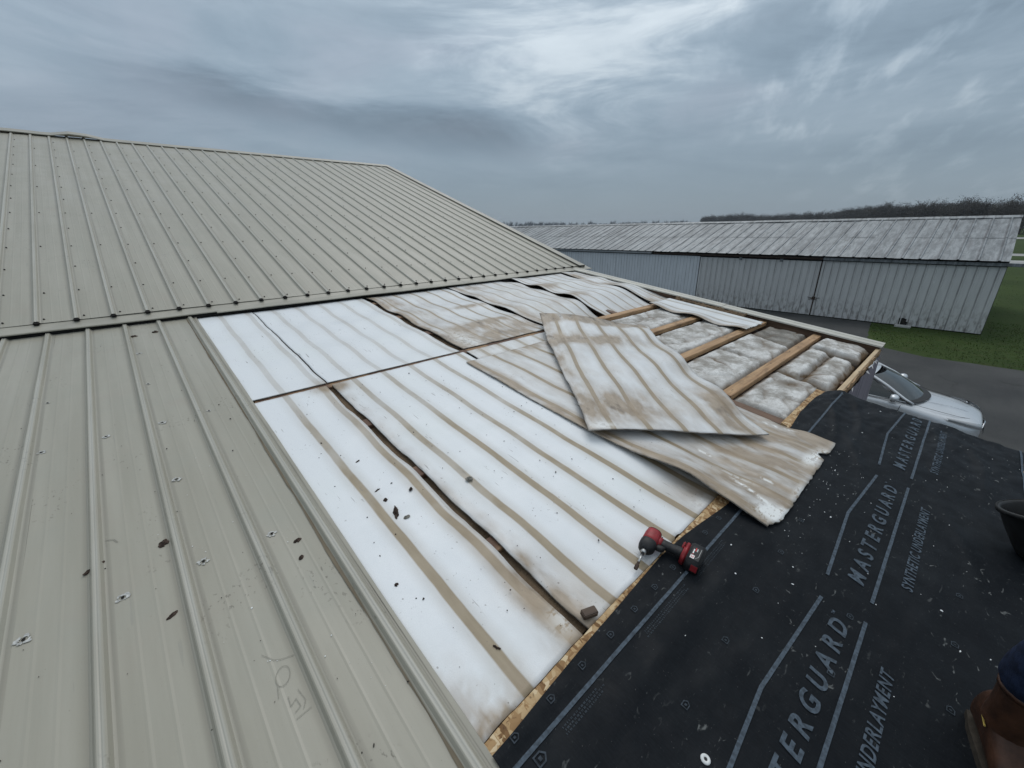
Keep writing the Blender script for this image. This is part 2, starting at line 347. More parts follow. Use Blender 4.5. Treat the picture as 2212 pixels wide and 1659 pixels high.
for x0, x1, nm in ((76.5, 86.5, 'taxiway'), (98, 105, 'runway_strip'), (195, 213, 'runway')):
    tag(G().add([(x0, -400, .006), (x1, -400, .006), (x1, 400, .006), (x0, 400, .006)], [(0, 1, 2, 3)]).build(nm, CONC), kind='structure')
# grass tufts
nt = 30000
gx = np.concatenate([rng.uniform(21.9, 32, nt * 2 // 3), rng.uniform(28, 60, nt // 3)]); gy = np.concatenate([rng.uniform(-16, 3.0, nt * 2 // 3), rng.uniform(-45, -1, nt // 3)])
ok = ~((gx > 27.5) & (gy > -1.1)) & ~((gy > 1.9 + (gx - 22) * .22)) & ~((gx < 22.6) & (gy > .4)); gx, gy = gx[ok], gy[ok]; n_ = len(gx)
hh = rng.uniform(.02, .07, n_); an = rng.uniform(0, 6.28, n_); wd = rng.uniform(.006, .018, n_); ln = rng.normal(0, .03, (n_, 2))
V = np.stack([np.stack([gx - wd * np.cos(an), gy - wd * np.sin(an), 0 * gx], 1), np.stack([gx + wd * np.cos(an), gy + wd * np.sin(an), 0 * gx], 1), np.stack([gx + ln[:, 0], gy + ln[:, 1], hh], 1)], 1).reshape(-1, 3)
BLADE = simple('grass_blades', (.046, .074, .020), .8, .15, var=.5, sc=3)
tag(ob('grass_tufts', mesh('grass_tufts', V, np.arange(n_ * 3).reshape(-1, 3), BLADE)), 'short green grass growing in front of the far shed', 'grass', kind='stuff')

# ------------------------------------------------------------------ distant bare woods (one mass far off)
def bare_tree(h, seed, twigs=900):
    r = np.random.default_rng(seed); T = []
    def seg(a, b, ra, rb):
        a, b = np.array(a), np.array(b); d = b - a; n0 = np.cross(d, [0.3, .9, .1]); n0 /= np.linalg.norm(n0) + 1e-9; n1 = np.cross(d, n0); n1 /= np.linalg.norm(n1) + 1e-9
        for n in (n0, n1): T.append([a - n * ra, a + n * ra, b + n * rb]); T.append([a - n * ra, b + n * rb, b - n * rb])
    tr = .018 * h; top = np.array([r.normal(0, .03 * h), r.normal(0, .03 * h), h * .62]); seg((0, 0, 0), top, tr, tr * .5)
    tips = []
    for i in range(16):
        z = h * r.uniform(.22, .62); base = top * (z / (h * .62)); a = r.uniform(0, 6.28); L = h * r.uniform(.18, .32)
        e = base + np.array([math.cos(a) * L * .62, math.sin(a) * L * .62, L * r.uniform(.5, 1.0)]); e[2] = min(e[2], h); seg(base, e, tr * .36, tr * .12); tips.append((base, e))
    for i in range(twigs):
        b0, e0 = tips[r.integers(len(tips))]; p = b0 + (e0 - b0) * r.uniform(.3, 1.12) + r.normal(0, .045 * h, 3); d = r.normal(0, 1, 3); d[2] = abs(d[2]) * .9 + .25; d /= np.linalg.norm(d); L = h * r.uniform(.03, .085); q = p + d * L
        n = np.cross(d, r.normal(0, 1, 3)); n /= np.linalg.norm(n) + 1e-9; wv = h * r.uniform(.0025, .0075); T.append([p - n * wv, p + n * wv, q])
    return np.array(T)
variants = [bare_tree(1.0, s) for s in range(6)]
def wood(name, path, rows, step, mats, label, amp=.22, hscale=1.0):
    out = []; r = np.random.default_rng(len(path) * 7)
    for (a, b) in zip(path[:-1], path[1:]):
        a, b = np.array(a), np.array(b); L = np.linalg.norm((b - a)[:2]); k = max(1, int(L / step))
        for row in range(rows):
            for i in range(k):
                t = (i + r.uniform(0, 1)) / k; p = a + (b - a) * t; rad = np.hypot(p[0], p[1]); q = p[:2] * (1 + row * 7 / rad) + r.normal(0, 2, 2)
                h = p[2] * hscale * (1 + r.normal(0, amp * .5)) * (1 + .03 * row); v = variants[r.integers(6)] * np.array([h * r.uniform(.8, 1.25), h * r.uniform(.8, 1.25), h])
                c, s = math.cos(r.uniform(0, 6.28)), 0; s = math.sqrt(1 - c * c); v = v @ np.array([[c, s, 0], [-s, c, 0], [0, 0, 1]]); out.append(v + np.array([q[0], q[1], 0]))
                # brush at the foot
                m_ = 40; bp = np.stack([r.normal(0, 3.2, m_), r.normal(0, 3.2, m_), r.uniform(0, h * .5, m_)], 1); d = r.normal(0, 1, (m_, 2, 3)) * np.array([1.0, 1.0, 1.4]) * h * .045
                out.append(np.stack([bp, bp + d[:, 0], bp + d[:, 1]], 1) + np.array([q[0], q[1], 0]))
    T = np.concatenate(out); tag(ob(name, mesh(name, T.reshape(-1, 3), np.arange(len(T) * 3).reshape(-1, 3), mats)), label, 'woodland', kind='stuff')
BARK = simple('bare_bark', (.080, .072, .064), .9, .1, var=.3, sc=.05)
wood('woodland', [(740, 330, 19), (700, 300, 20), (658, 240, 20), (616, 175, 17), (564, 135, 17), (529, 109, 16), (472, 85, 16.5), (415, 63, 17.5), (377, 45, 16.5), (339, 27, 15.4), (310, 14, 15.4), (285, 5, 14.2), (258, -8, 13.8), (235, -30, 13.8)], 4, 5.0, BARK, 'dark leafless wood rising beyond the right half of the shed roof', .14)
FARB = simple('far_hedge_bark', (.075, .082, .088), .95, .05, var=.2, sc=.02)
wood('far_tree_line', [(760, 1080, 22), (858, 977, 22), (969, 867, 21), (1075, 731, 18), (1063, 556, 17), (900, 430, 14)], 3, 8, FARB, 'thin grey line of far bare trees over the left end of the shed roof', .35)

# ------------------------------------------------------------------ far storage shed
FX = 27.87
def m_galv():
    m, n, b = mat('weathered_galvanised', .55, .4, .35); co = n.coord(); rd = n.rnd()
    c2 = n.new('ShaderNodeNewGeometry').outputs['Position']
    s = n.math('ADD', n.noise(n.mapping(c2, (.8, 3.6, .8)), 1.3, 7, .72, .3), n.math('MULTIPLY', n.math('SUBTRACT', rd, .5), .10))
    c = n.mix(n.ss(s, .25, .75), (.110, .121, .128), (.315, .337, .350))
    c = n.mix(n.ss(n.noise(n.mapping(c2, (.6, 5, 1)), 1.2, 5), .50, .72, 0, .6), c, (.11, .11, .115))
    fy = n.math('ABSOLUTE', n.math('SUBTRACT', n.math('FRACT', n.math('DIVIDE', n.sep(co)[1], .62)), .59))
    c = n.mix(n.math('MULTIPLY', n.ss(fy, .09, .03), n.ss(s, .2, .6, .85, .4)), c, (.075, .075, .08))
    c = n.mix(n.ss(n.noise(c2, 5, 4), .66, .75, 0, .5), c, (.12, .09, .075))
    n.put(b.inputs['Base Color'], c); n.put(b.inputs['Normal'], n.bump(s, .3, .02)); return m
GALV = m_galv()
def m_door(name, c, dirt, pitch):
    m, n, b = mat(name, .5, .4, .1); co = n.coord(); rd = n.rnd(); c2 = n.vmath('ADD', co, n.comb(0.0, n.math('MULTIPLY', rd, 30.0), 0.0)); z = n.sep(co)[2]
    k = n.noise(n.mapping(c2, (1, 4, .7)), 1.0, 5, .65)
    cc = n.mix(n.ss(k, .3, .72), tuple(x * .88 for x in c), c)
    cc = n.mix(n.math('MULTIPLY', n.ss(z, 1.5, .0), n.ss(n.noise(n.mapping(c2, (1, 5, 2)), 1.6, 5), .45, .65, 0, dirt)), cc, (.11, .09, .075))
    cc = n.mix(n.ss(n.noise(n.mapping(c2, (1, 1, 1)), 3.0, 3), .68, .72, 0, dirt * .4), cc, tuple(min(1, x * 1.3) for x in c))
    fy = n.math('ABSOLUTE', n.math('SUBTRACT', n.math('FRACT', n.math('DIVIDE', n.sep(co)[1], pitch)), .60))
    cc = n.mix(n.math('MULTIPLY', n.ss(fy, .11, .04), n.ss(k, .2, .65, .75, .30)), cc, (.085, .085, .085))  # dark line beside each rib: dirt plus rib shading painted in
    n.put(b.inputs['Base Color'], cc); return m
DOORG = m_door('grey_door_steel', (.60, .605, .60), .6, .335)
DOORB = m_door('pale_blue_steel', (.66, .70, .735), .2, .23)
shed = tag(empty('storage_shed', Matrix.Translation((FX, 20, 0))), 'long low grey metal shed with big sliding doors across the drive', 'shed')
YR, YL = -.92, 62.0
XRG, ZRG, XE, ZE = 33.4, 5.02, 27.55, 3.22
sl = math.atan2(ZRG - ZE, XRG - XE); SLN = math.hypot(ZRG - ZE, XRG - XE)
MS = Matrix.Translation((XE, 0, ZE)) @ Matrix(((math.cos(sl), 0, -math.sin(sl), 0), (0, 1, 0, 0), (math.sin(sl), 0, math.cos(sl), 0), (0, 0, 0, 1)))   # x up the slope, y along
def rib_strip(nr, pitch, bw, tw, hh, xs, along='x', jit=0.0, minor=False):
    prof = [(0, 0)]
    for k in range(nr):
        c = (k + .5) * pitch
        if minor: prof += [(c - pitch * .5 + .06 * pitch, 0)]
        prof += [(c - bw, 0), (c - tw, hh), (c + tw, hh), (c + bw, 0)]
    prof += [(nr * pitch, 0)]
    return prof
prof = rib_strip(2, .62, .05, .025, .035, None)
def sheet_mesh(name, prof, xs, m, lift=0.0):
    V = []; n = len(prof)
    for i, x in enumerate(xs): V += [(x, p, z + lift) for p, z in prof]
    F = [(i * n + k, (i + 1) * n + k, (i + 1) * n + k + 1, i * n + k + 1) for i in range(len(xs) - 1) for k in range(n - 1)]
    return mesh(name, V, F, m)
lo_sheet = sheet_mesh('roof_sheet', prof, [0, 1.0, 2.0, 3.0], GALV); hi_sheet = sheet_mesh('roof_sheet', prof, [2.9, 4.0, 5.0, SLN - .02], GALV, .012)
for k in range(int((YL - YR) / 1.24) + 1):
    for ms in (lo_sheet, hi_sheet):
        dz = fn(k * 3.1, 5.0 if ms is lo_sheet else 9.0) * .012
        ob('roof_sheet', ms, shed, MS @ Matrix.Translation((fn(k * 1.7, 2.0) * .035, YR + k * 1.24, dz)) @ Matrix.Rotation(fn(k * 2.3, 4.0) * .006, 4, 'Y'))
g = G()
for k in range(21):
    y0 = YR - .02 + k * 3.0; g = G(); z = .055 + (k % 2) * .006
    g.add([(SLN - .28, y0, z - .004), (SLN - .28, y0 + 3.04, z - .004), (SLN + .02, y0 + 3.04, z + .02), (SLN + .02, y0, z + .02), (SLN - .28, y0, z - .03), (SLN - .28, y0 + 3.04, z - .03)], [(0, 3, 2, 1), (0, 1, 5, 4)])
    g.build('ridge_cap', GALV, shed, MS)
G().add([(XRG, YR, ZRG + .06), (XRG, YL, ZRG + .06), (XRG + 5.9, YL, ZE), (XRG + 5.9, YR, ZE)], [(0, 3, 2, 1)]).build('rear_roof', GALV, shed, Matrix())
g = G(); g.add([(FX + .12, YR, .0), (XRG * 2 - FX, YR, 0), (XRG * 2 - FX, YR, 3.1), (XRG, YR, 4.9), (FX + .12, YR, 3.18)], [(0, 1, 2, 3, 4)]).build('gable_wall', DOORG, shed, Matrix())
G().box(FX + .14, FX + .2, YR, YL, 0, 3.2).build('front_wall', DARK, shed, Matrix())
G().box(XRG * 2 - FX - .1, XRG * 2 - FX, YR + .01, YL, 0, 3.1).build('rear_wall', DOORG, shed, Matrix())
def door(y0, y1, n, m, zt, rh=.034, nr=2, x=FX, z0=.05):
    d = ob('sliding_door', G().box(x + .02, x + .07, y0 + .01, y1 - .01, z0, zt).m and G().box(x + .02, x + .07, y0 + .01, y1 - .01, z0, zt).build('tmp', m).data, shed, Matrix()); t = bpy.data.objects.get('tmp')
    if t: bpy.data.objects.remove(t)
    pitch = (y1 - y0) / n / nr; pr = rib_strip(nr, pitch, .030, .014, rh, None)
    V = [(-zz, p, z) for z in (0, zt - z0) for p, zz in pr]; q = len(pr)
    me = mesh('door_sheet', V, [(k + 1, k, q + k, q + k + 1) for k in range(q - 1)], m)
    for k in range(n): ob('door_sheet', me, d, Matrix.Translation((x - .002 * (k % 2), y0 + k * (y1 - y0) / n, z0)))
    return d
dr = door(YR + .02, 5.64, 10, DOORG, 2.96)
door(5.70, 12.25, 10, DOORG, 2.93)
door(12.29, 18.72, 14, DOORB, 2.98, .010, 2, FX - .03)
door(18.78, 22.14, 7, DOORB, 2.98, .010, 2, FX - .03)
door(22.2, 35.0, 14, DOORB, 2.98, .010, 2, FX - .03)
door(35.1, 61.5, 26, DOORB, 2.98, .010, 2, FX - .03)
for y in (18.75, 22.17): G().box(FX - .06, FX - .045, y - .045, y + .045, .1, 2.99).build('door_trim', simple('white_trim', (.62, .65, .68), .5), shed, Matrix())
G().box(FX - .16, FX - .01, -3.2, 5.62, 3.0, 3.14).build('track_cover', GALV, shed, Matrix(), bevel=.015)
G().box(FX - .14, FX - .01, 5.64, 15.6, 3.02, 3.13).build('door_track', RUST, shed, Matrix(), bevel=.012)
G().box(FX - .20, FX - .01, 15.7, YL, 3.04, 3.17).build('track_cover', simple('pale_gutter', (.36, .38, .39), .5), shed, Matrix(), bevel=.015)
for y, z in ((7.6, 2.84), (9.8, 2.85)): G().box(FX - .06, FX - .02, y - .08, y + .08, z, z + .16).build('door_hanger', GALV, shed, Matrix(), bevel=.006)
lt = G()
for a in range(5): lt.tube([(FX - .04, 5.67, .98), (FX - .05, 5.67 + math.cos(.3 + a * 1.3) * .30, .98 + math.sin(.3 + a * 1.3) * .12)], .014, 5)
lt.tube([(FX - .035, 5.67, .06), (FX - .035, 5.675, 2.95)], .022, 6); lt.box(FX - .045, FX - .02, 5.60, 5.75, .9, 1.06); lt.build('door_latch', RUST, shed, Matrix())
G().prism([(-1.93, .05), (-1.62, .05), (-1.60, .22), (-1.67, .25), (-1.66, .36), (-1.80, .41), (-1.95, .39)], -FX + .028, -FX + .031).build('broken_gap', DARK, shed, Matrix(((0, 0, -1, 0), (-1, 0, 0, 0), (0, 1, 0, 0), (0, 0, 0, 1))))
tag(G().box(FX - .42, FX - .08, 1.42, 2.02, 0.0, .09).build('concrete_block', CONC, None, Matrix(), bevel=.01), 'small pale concrete block on the grass under the broken gap in the shed door', 'concrete block')

# ------------------------------------------------------------------ tan metal roofs
PITCH = .2365
def rib_prof(n):
    p = [(0, 0)]
    for k in range(n):
        c = PITCH * (k + .83); b = PITCH * k
        p += [(b + .042, 0), (b + .049, .0008), (b + .056, 0), (b + .099, 0), (b + .106, .0008), (b + .113, 0)]
        p += [(c - .027, 0), (c - .020, .004), (c - .0125, .017), (c - .009, .0195), (c - .0035, .0195), (c, .0180), (c + .0035, .0195), (c + .009, .0195), (c + .0125, .017), (c + .020, .004), (c + .027, 0)]
    p += [(PITCH * n, 0)]
    return p
def tan_sheet(y0, y1, ny, sd, amp, n=4, clipx=None):
    pr = rib_prof(n); ys = np.linspace(y0, y1, ny); V = []; q = len(pr)
    for y in ys:
        for x, z in pr:
            if clipx is not None: x = min(x, clipx)
            V.append((x, y, z + fn(x * 2.2 + sd * 7, y * 1.1, sd) * amp))
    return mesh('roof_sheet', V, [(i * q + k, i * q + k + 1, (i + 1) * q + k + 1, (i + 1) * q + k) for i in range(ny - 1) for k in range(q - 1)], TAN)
lean = tag(empty('lean_to_roof', Matrix.Translation((3, 3, 0))), 'low annex whose tan metal roof is half stripped down to boards and rafters', 'annex')
SW = PITCH * 4
for i in range(6):
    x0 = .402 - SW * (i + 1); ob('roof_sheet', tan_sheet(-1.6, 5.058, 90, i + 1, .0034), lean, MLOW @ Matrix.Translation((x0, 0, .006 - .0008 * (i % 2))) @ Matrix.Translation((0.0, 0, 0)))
# folded side lip of the last sheet
g = G(); nn = 60
for k in range(nn + 1):
    v = -1.6 + (6.72) * k / nn; e = .404 + fn(v * 1.3, 3.3) * .004; V_ = [(.396, v, .0078), (e + .006, v, .0095), (e + .010, v, .001)]
    g.v += V_
    if k: b = 3 * (k - 1); g.f += [(b, b + 1, b + 4, b + 3), (b + 1, b + 2, b + 5, b + 4)]; g.m += [0, 0]
g.build('edge_lip', TRIM, lean, MLOW)
def m_grime():
    m, n, b = mat('brown_edge_grime', .8, .1); co = n.coord()
    n.put(b.inputs['Base Color'], n.mix(n.noise(n.mapping(co, (40, 3, 1)), 1.5, 4), (.10, .078, .05), (.25, .215, .16))); return m
g = G(); n = 260
for k in range(n + 1):                     # olive-brown dirt caught along the foot of the last rib
    v = .30 + 4.75 * k / n; w0 = max(.0006, .0048 + .0065 * fn(v * 1.6, 1.1) + .0022 * fn(v * 9, 4.1)); x = .3335 + .0015 * fn(v * 3, 6)
    g.v += [(x - w0, v, .0090), (x + w0 * .6, v, .0112)]
    if k: b = 2 * (k - 1); g.f.append((b, b + 1, b + 3, b + 2)); g.m.append(0)
tag(g.build('dirt_line', m_grime(), lean, MLOW), kind='stuff')
g = G()                                     # pencil scribble on the bare pan
def pen(pts, wd=.0007):
    for a, b in zip(pts[:-1], pts[1:]):
        a, b = Vector(a), Vector(b); d = (b - a).normalized(); q = Vector((-d.y, d.x)) * wd; g.add([(p.x, p.y, .0094) for p in (a + q, a - q, b - q, b + q)], [(0, 1, 2, 3)])
pen([(.020, 1.235), (.045, 1.195), (.062, 1.183), (.098, 1.172)]); pen([(.052 + .020 * math.cos(t) + .006 * math.sin(t), 1.128 + .030 * math.sin(t)) for t in np.linspace(-2.2, 4.3, 22)])
pen([(.030, 1.105), (.024, 1.07)]); pen([(.046, 1.060), (.044, 1.028), (.062, 1.040), (.066, 1.012), (.048, 1.004)]); pen([(.074, 1.062), (.082, 1.020), (.070, 1.000)]); pen([(.046, .985), (.088, .990)]); pen([(-.32, 2.10), (-.295, 2.085), (-.285, 2.06)], .0014)
tag(g.build('pencil_mark', simple('pencil_grey', (.235, .225, .19), .7), lean, MLOW), kind='stuff')

# screw holes where the fasteners were backed out
SCR = simple('scratched_bare_metal', (.42, .42, .40), .4, .5, .1, var=.35, sc=120)
holes = [(-.535, 3.624, .5), (-.534, 2.994, 1), (-.293, 2.997, 1), (-.051, 3.001, 1.1), (-.059, 2.371, 1), (.176, 3.009, .6), (-.065, 3.621, .7), (-.066, 4.26, 1.1), (-.519, 1.747, 1.15), (-.285, 1.743, 1.1), (-.05, 1.75, 1.1), (.186, 1.74, 1.0)]
for i, (X, V_, s) in enumerate(holes):
    g = G(); r_ = random.Random(i); K_ = 36
    for k in range(K_ + 1):
        a = k % K_ / K_ * 6.283; ra = (.0085 + .004 * fn(math.cos(a) * 2 + i, math.sin(a) * 2, i)) * s; rb = (.0165 + .0055 * fn(math.cos(a) * 2.2 + 9, math.sin(a) * 2.2, i + .5)) * s
        if fn(math.cos(a) * 1.5, math.sin(a) * 1.5, i + 30) < -.20: rb = ra + .0012
        g.v += [(math.cos(a) * ra * 1.1, math.sin(a) * ra, .0014), (math.cos(a) * rb * 1.1, math.sin(a) * rb, .0012)]
        if k: b = 2 * (k - 1); g.f.append((b, b + 1, b + 3, b + 2)); g.m.append(0)
    hole = [(math.cos(a) * .0050, math.sin(a) * .0065, .0019) for a in np.linspace(0, 6.283, 9)[:-1]]; g.add(hole, [tuple(range(8))], 1)
    g.build('screw_hole', [SCR, DARK], lean, MLOW @ Matrix.Translation((X, V_, .0085)) @ Matrix.Rotation(r_.uniform(-.5, .5), 4, 'Z'))

main = tag(empty('main_building', Matrix.Translation((-1, 9, 0))), 'large building with high tan ribbed metal roof rising on the left', 'building')
for i in range(12):
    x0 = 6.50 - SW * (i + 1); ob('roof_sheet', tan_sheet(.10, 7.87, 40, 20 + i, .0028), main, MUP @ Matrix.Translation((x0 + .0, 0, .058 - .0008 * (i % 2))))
# rib phase: last rib near the rake edge
g = G()
for k in range(48):                        # dark foam closures in the open rib ends
    xr = 6.50 - PITCH * k - .17 * PITCH
    g.add([(xr - .024, .097, .058), (xr - .016, .096, .071), (xr - .009, .096, .0772), (xr + .009, .096, .0772), (xr + .016, .096, .071), (xr + .024, .097, .058)], [(0, 1, 2, 3, 4, 5)])
    g.box(xr - .017, xr + .017, .070, .0955, .056, .0735)
tag(g.build('rib_closure', DARK, main, MUP), kind='stuff')
g = G()
for k in range(48):
    xr = 6.50 - PITCH * k - .17 * PITCH + .046; full = (k % 2 == 1)
    rows = [.165, .71] + [.71 + .5925 * j for j in range(1, 12)]
    for j, v in enumerate(rows):
        if j > 1 and not full and j % 2 == 0: continue
        a = random.uniform(0, 1); jx = random.gauss(0, .003); jv = random.gauss(0, .006)
        for rr, z0, z1, n in ((.0080, .0585, .0605, 8), (.0050, .0605, .0665, 6)):
            g.prism([(xr + jx + math.cos(a + q * 6.2832 / n) * rr, v + jv + math.sin(a + q * 6.2832 / n) * rr) for q in range(n)], z0, z1)
tag(g.build('roof_screw', simple('dark_screw', (.045, .042, .04), .5, .4, .5), main, MUP), kind='stuff')
# eave flashing strip between the two roofs, in lapped lengths
def flash(x0, x1, lift, tilt):
    g = G(); n = max(2, int((x1 - x0) / .15)); pr = [(-.055, -.008), (-.055, .0), (-.048, .004), (.03, .010), (.17, .044)]
    for k in range(n + 1):
        x = x0 + (x1 - x0) * k / n; wv = fn(x * .9, 2.2) * .007 + lift
        for j, (y, z) in enumerate(pr): g.v.append((x, 5.085 + y + fn(x * .7, 4.4) * .008 + tilt * (x - x0), z + .042 + wv * (1 if j < 4 else .2)))
        if k:
            b = 5 * (k - 1)
            for j in range(4): g.f.append((b + j, b + 5 + j, b + 6 + j, b + j + 1)); g.m.append(0)
    g.build('eave_flashing', TRIM, main, MLOW)
flash(-5, .60, .004, .004); flash(.585, 3.65, -.002, -.002); flash(3.64, 6.66, 0, .004)
G().box(-5, 6.45, 5.062, 5.10, -.4, .042).build('painted_shade_strip', DARK, main, MLOW)  # dark strip added for the shade under the flashing lip
# ridge cap lengths; one has lifted
for x0, x1, lf in ((-5, -1.9, 0), (-1.92, -.35, .0), (-.37, 2.6, 0), (2.58, 6.52, 0)):
    g = G(); n = 12
    for k in range(n + 1):
        x = x0 + (x1 - x0) * k / n; up = (.075 * math.exp(-((x + .02) / .22) ** 2) + .02 * math.exp(-((x + .9) / .5) ** 2)); z = .082 + fn(x * .8, 7) * .004
        g.v += [(x, 7.70, z - .012 + up * .9), (x, 7.70, z + up), (x, 7.865, z + .012 + up), (x, 8.03, z - .045)]
        if k:
            b = 4 * (k - 1)
            for j in range(3): g.f.append((b + j, b + 4 + j, b + 5 + j, b + j + 1)); g.m.append(0)
    g.build('ridge_cap', TRIM, main, MUP)
# rake trim of the high roof
for v0, v1 in ((.06, 3.3), (3.27, 7.9)):
    g = G(); d = .003 if v0 < 1 else 0
    for V_ in (v0, v1): g.v += [(6.40, V_, .083 + d), (6.56, V_, .083 + d), (6.565, V_, .078 + d), (6.565, V_, -.06)]
    g.f = [(0, 1, 5, 4), (1, 2, 6, 5), (2, 3, 7, 6)]; g.m = [0] * 3; g.build('rake_trim', TRIM, main, MUP)
pk = MUP @ Vector((0, 7.86, 0)); ev = MUP @ Vector((0, .1, 0)); back_y = 2 * pk.y - ev.y
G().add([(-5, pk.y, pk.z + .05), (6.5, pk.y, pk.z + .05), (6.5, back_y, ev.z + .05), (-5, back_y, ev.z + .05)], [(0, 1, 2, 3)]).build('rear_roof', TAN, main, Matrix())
WALLT = simple('tan_wall_sheet', (.36, .35, .31), .5, .35, var=.1, sc=2)
G().add([(6.42, ev.y, 0), (6.42, back_y, 0), (6.42, back_y, ev.z), (6.42, pk.y, pk.z - .02), (6.42, ev.y, ev.z - .02)], [(0, 1, 2, 3, 4)]).build('gable_wall', WALLT, main, Matrix())
G().box(-5, 6.40, back_y - .1, back_y, 0, ev.z).build('rear_wall', WALLT, main, Matrix())
G().box(-5, 6.40, ev.y + .05, ev.y + .15, 0, ev.z - .12).build('front_wall', WALLT, main, Matrix())

# ------------------------------------------------------------------ frame of the stripped annex roof
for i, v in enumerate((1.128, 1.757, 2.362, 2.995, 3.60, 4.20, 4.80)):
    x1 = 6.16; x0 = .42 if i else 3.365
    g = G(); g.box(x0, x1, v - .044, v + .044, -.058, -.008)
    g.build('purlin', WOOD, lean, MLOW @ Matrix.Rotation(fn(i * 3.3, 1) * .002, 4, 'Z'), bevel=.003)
G().box(.42, 3.30, 1.088, 1.172, -.058, -.010).build('purlin', WOOD, lean, MLOW, bevel=.003)
for x in (3.29, 1.85, 4.75): G().box(x - .045, x + .045, .57, 5.05, -.16, -.062 if x != 3.29 else -.060).build('rafter', WOODD, lean, MLOW, bevel=.003)
G().box(3.225, 3.335, .60, 1.20, -.058, -.016).build('edge_board', WOODD, lean, MLOW, bevel=.004)
g = G(); n = 40
for k in range(n):                          # ragged outer board on the eave, split in two laminations
    pass
G().box(4.17, 6.20, .535, .572, -.09, .002).build('fascia_board', WOODP, lean, MLOW @ Matrix.Rotation(-.004, 4, 'Z'), bevel=.003)
g = G()
xs = np.linspace(4.17, 6.24, 60)
for k, x in enumerate(xs):
    o = .012 * fn(x * 6, 1.0) + .01 * fn(x * 21, 4.0); zt = -.006 + .010 * fn(x * 9, 7)
    g.v += [(x, .534, zt), (x, .505 + o, zt - .004), (x, .500 + o, -.085)]
    if k: b = 3 * (k - 1); g.f += [(b, b + 1, b + 4, b + 3), (b + 1, b + 2, b + 5, b + 4)]; g.m += [0, 0]
g.build('split_board', WOOD, lean, MLOW)
wz = Lp(0, .505, -.02).z
g = G(); n = 50; q0 = Lp(0, .495, 0).y
for k in range(n + 1):
    x = 4.19 + 2.02 * k / n; top = wz - .05 + .03 * fn(x * 5, 2) ; j = .004 * math.sin(x * 40)
    g.v += [(x, q0 + j, 0), (x, q0 + j, top)]
    if k: b = 2 * (k - 1); g.f.append((b, b + 2, b + 3, b + 1)); g.m.append(0)
def m_wall():
    m, n, b = mat('weathered_purple_wall', .8, .2); co = n.coord(); z = n.sep(co)
    k = n.noise(n.mapping(co, (7, 1, .8)), 2.0, 6, .65)
    c = n.mix(n.ss(k, .3, .7), (.19, .172, .198), (.29, .268, .298)); c = n.mix(n.ss(n.noise(co, 9, 5), .66, .74, 0, .4), c, (.42, .41, .42)); n.put(b.inputs['Base Color'], c); return m
WALLP = m_wall()
g.build('end_wall', WALLP, lean, Matrix())
tg = G()                                    # torn white paper along the top of the wall
r_ = random.Random(5)
for k in range(6):
    x = r_.uniform(4.4, 5.9); y = q0 - .006; z = wz - r_.uniform(.02, .06); L = r_.uniform(.02, .05); a = r_.uniform(-2.6, -.5)
    tg.add([(x, y, z), (x + .014, y - .008, z + .012), (x + math.cos(a) * L, y - r_.uniform(.01, .035), z + math.sin(a) * L * .7)], [(0, 1, 2)])
tag(tg.build('torn_paper', simple('torn_white_paper', (.62, .61, .61), .8), lean, Matrix()), kind='stuff')
G().box(6.20, 6.235, q0, 5.0, 0, 3.2).build('side_wall', WALLT, lean, Matrix())
G().box(4.20, 4.235, -1.85, q0 + .02, 0, 3.05).build('side_wall', WALLP, lean, Matrix())
G().box(-5, 4.2, -1.88, -1.85, 0, 3.05).build('eave_wall', WALLT, lean, Matrix())
# cavity liner and stained facing beneath the boards
G().box(.42, 6.18, .58, 5.05, -.175, -.165).build('ceiling_liner', WOODD, lean, MLOW)
nx, ny = 150, 180; X_, V_ = np.meshgrid(np.linspace(.43, 3.22, nx), np.linspace(.63, 5.04, ny), indexing='ij')
H_ = np.array([[-.032 + .005 * fn(x * 3, v * 3) + .005 * fn(x * 14, v * 14) for v in V_[0]] for x in X_[:, 0]])
me = mesh('insulation_facing', np.stack([X_, V_, H_], -1).reshape(-1, 3), grid_faces(nx, ny), FACING, None, True); me.attributes.new('marks', 'FLOAT_COLOR', 'POINT')
ob('insulation_facing', me, lean, MLOW)
# sheathing strip under the new underlayment
def osb_top(x): return (float(np.interp(x, [.4, .45, .63, .8, 1.1, 1.5, 2, 3.2], [.598, .600, .604, .612, .618, .620, .625, .625])) + .0025 * fn(x * 11, 6)) if x < 3.2 else .672 + .004 * fn(x * 3, 1)
def slab(name, x0, x1, n, topf, bot, h0, h1, m, parent):
    g = G()
    for k in range(n + 1):
        x = x0 + (x1 - x0) * k / n; t = topf(x); g.v += [(x, bot, h1), (x, t, h1), (x, t, h0), (x, bot, h0)]
        if k: b = 4 * (k - 1); g.f += [(b, b + 4, b + 5, b + 1), (b + 1, b + 5, b + 6, b + 2), (b + 2, b + 6, b + 7, b + 3)]; g.m += [0] * 3
    e = len(g.v) - 4; g.f += [(0, 1, 2, 3), (e, e + 3, e + 2, e + 1)]; g.m += [0, 0]
    return g.build(name, m, parent, MLOW)
slab('sheathing_panel', .396, 2.60, 160, osb_top, -1.8, -.010, .006, OSB, lean)
slab('sheathing_panel', 2.604, 4.15, 100, osb_top, -1.8, -.010, .0065, OSB, lean)
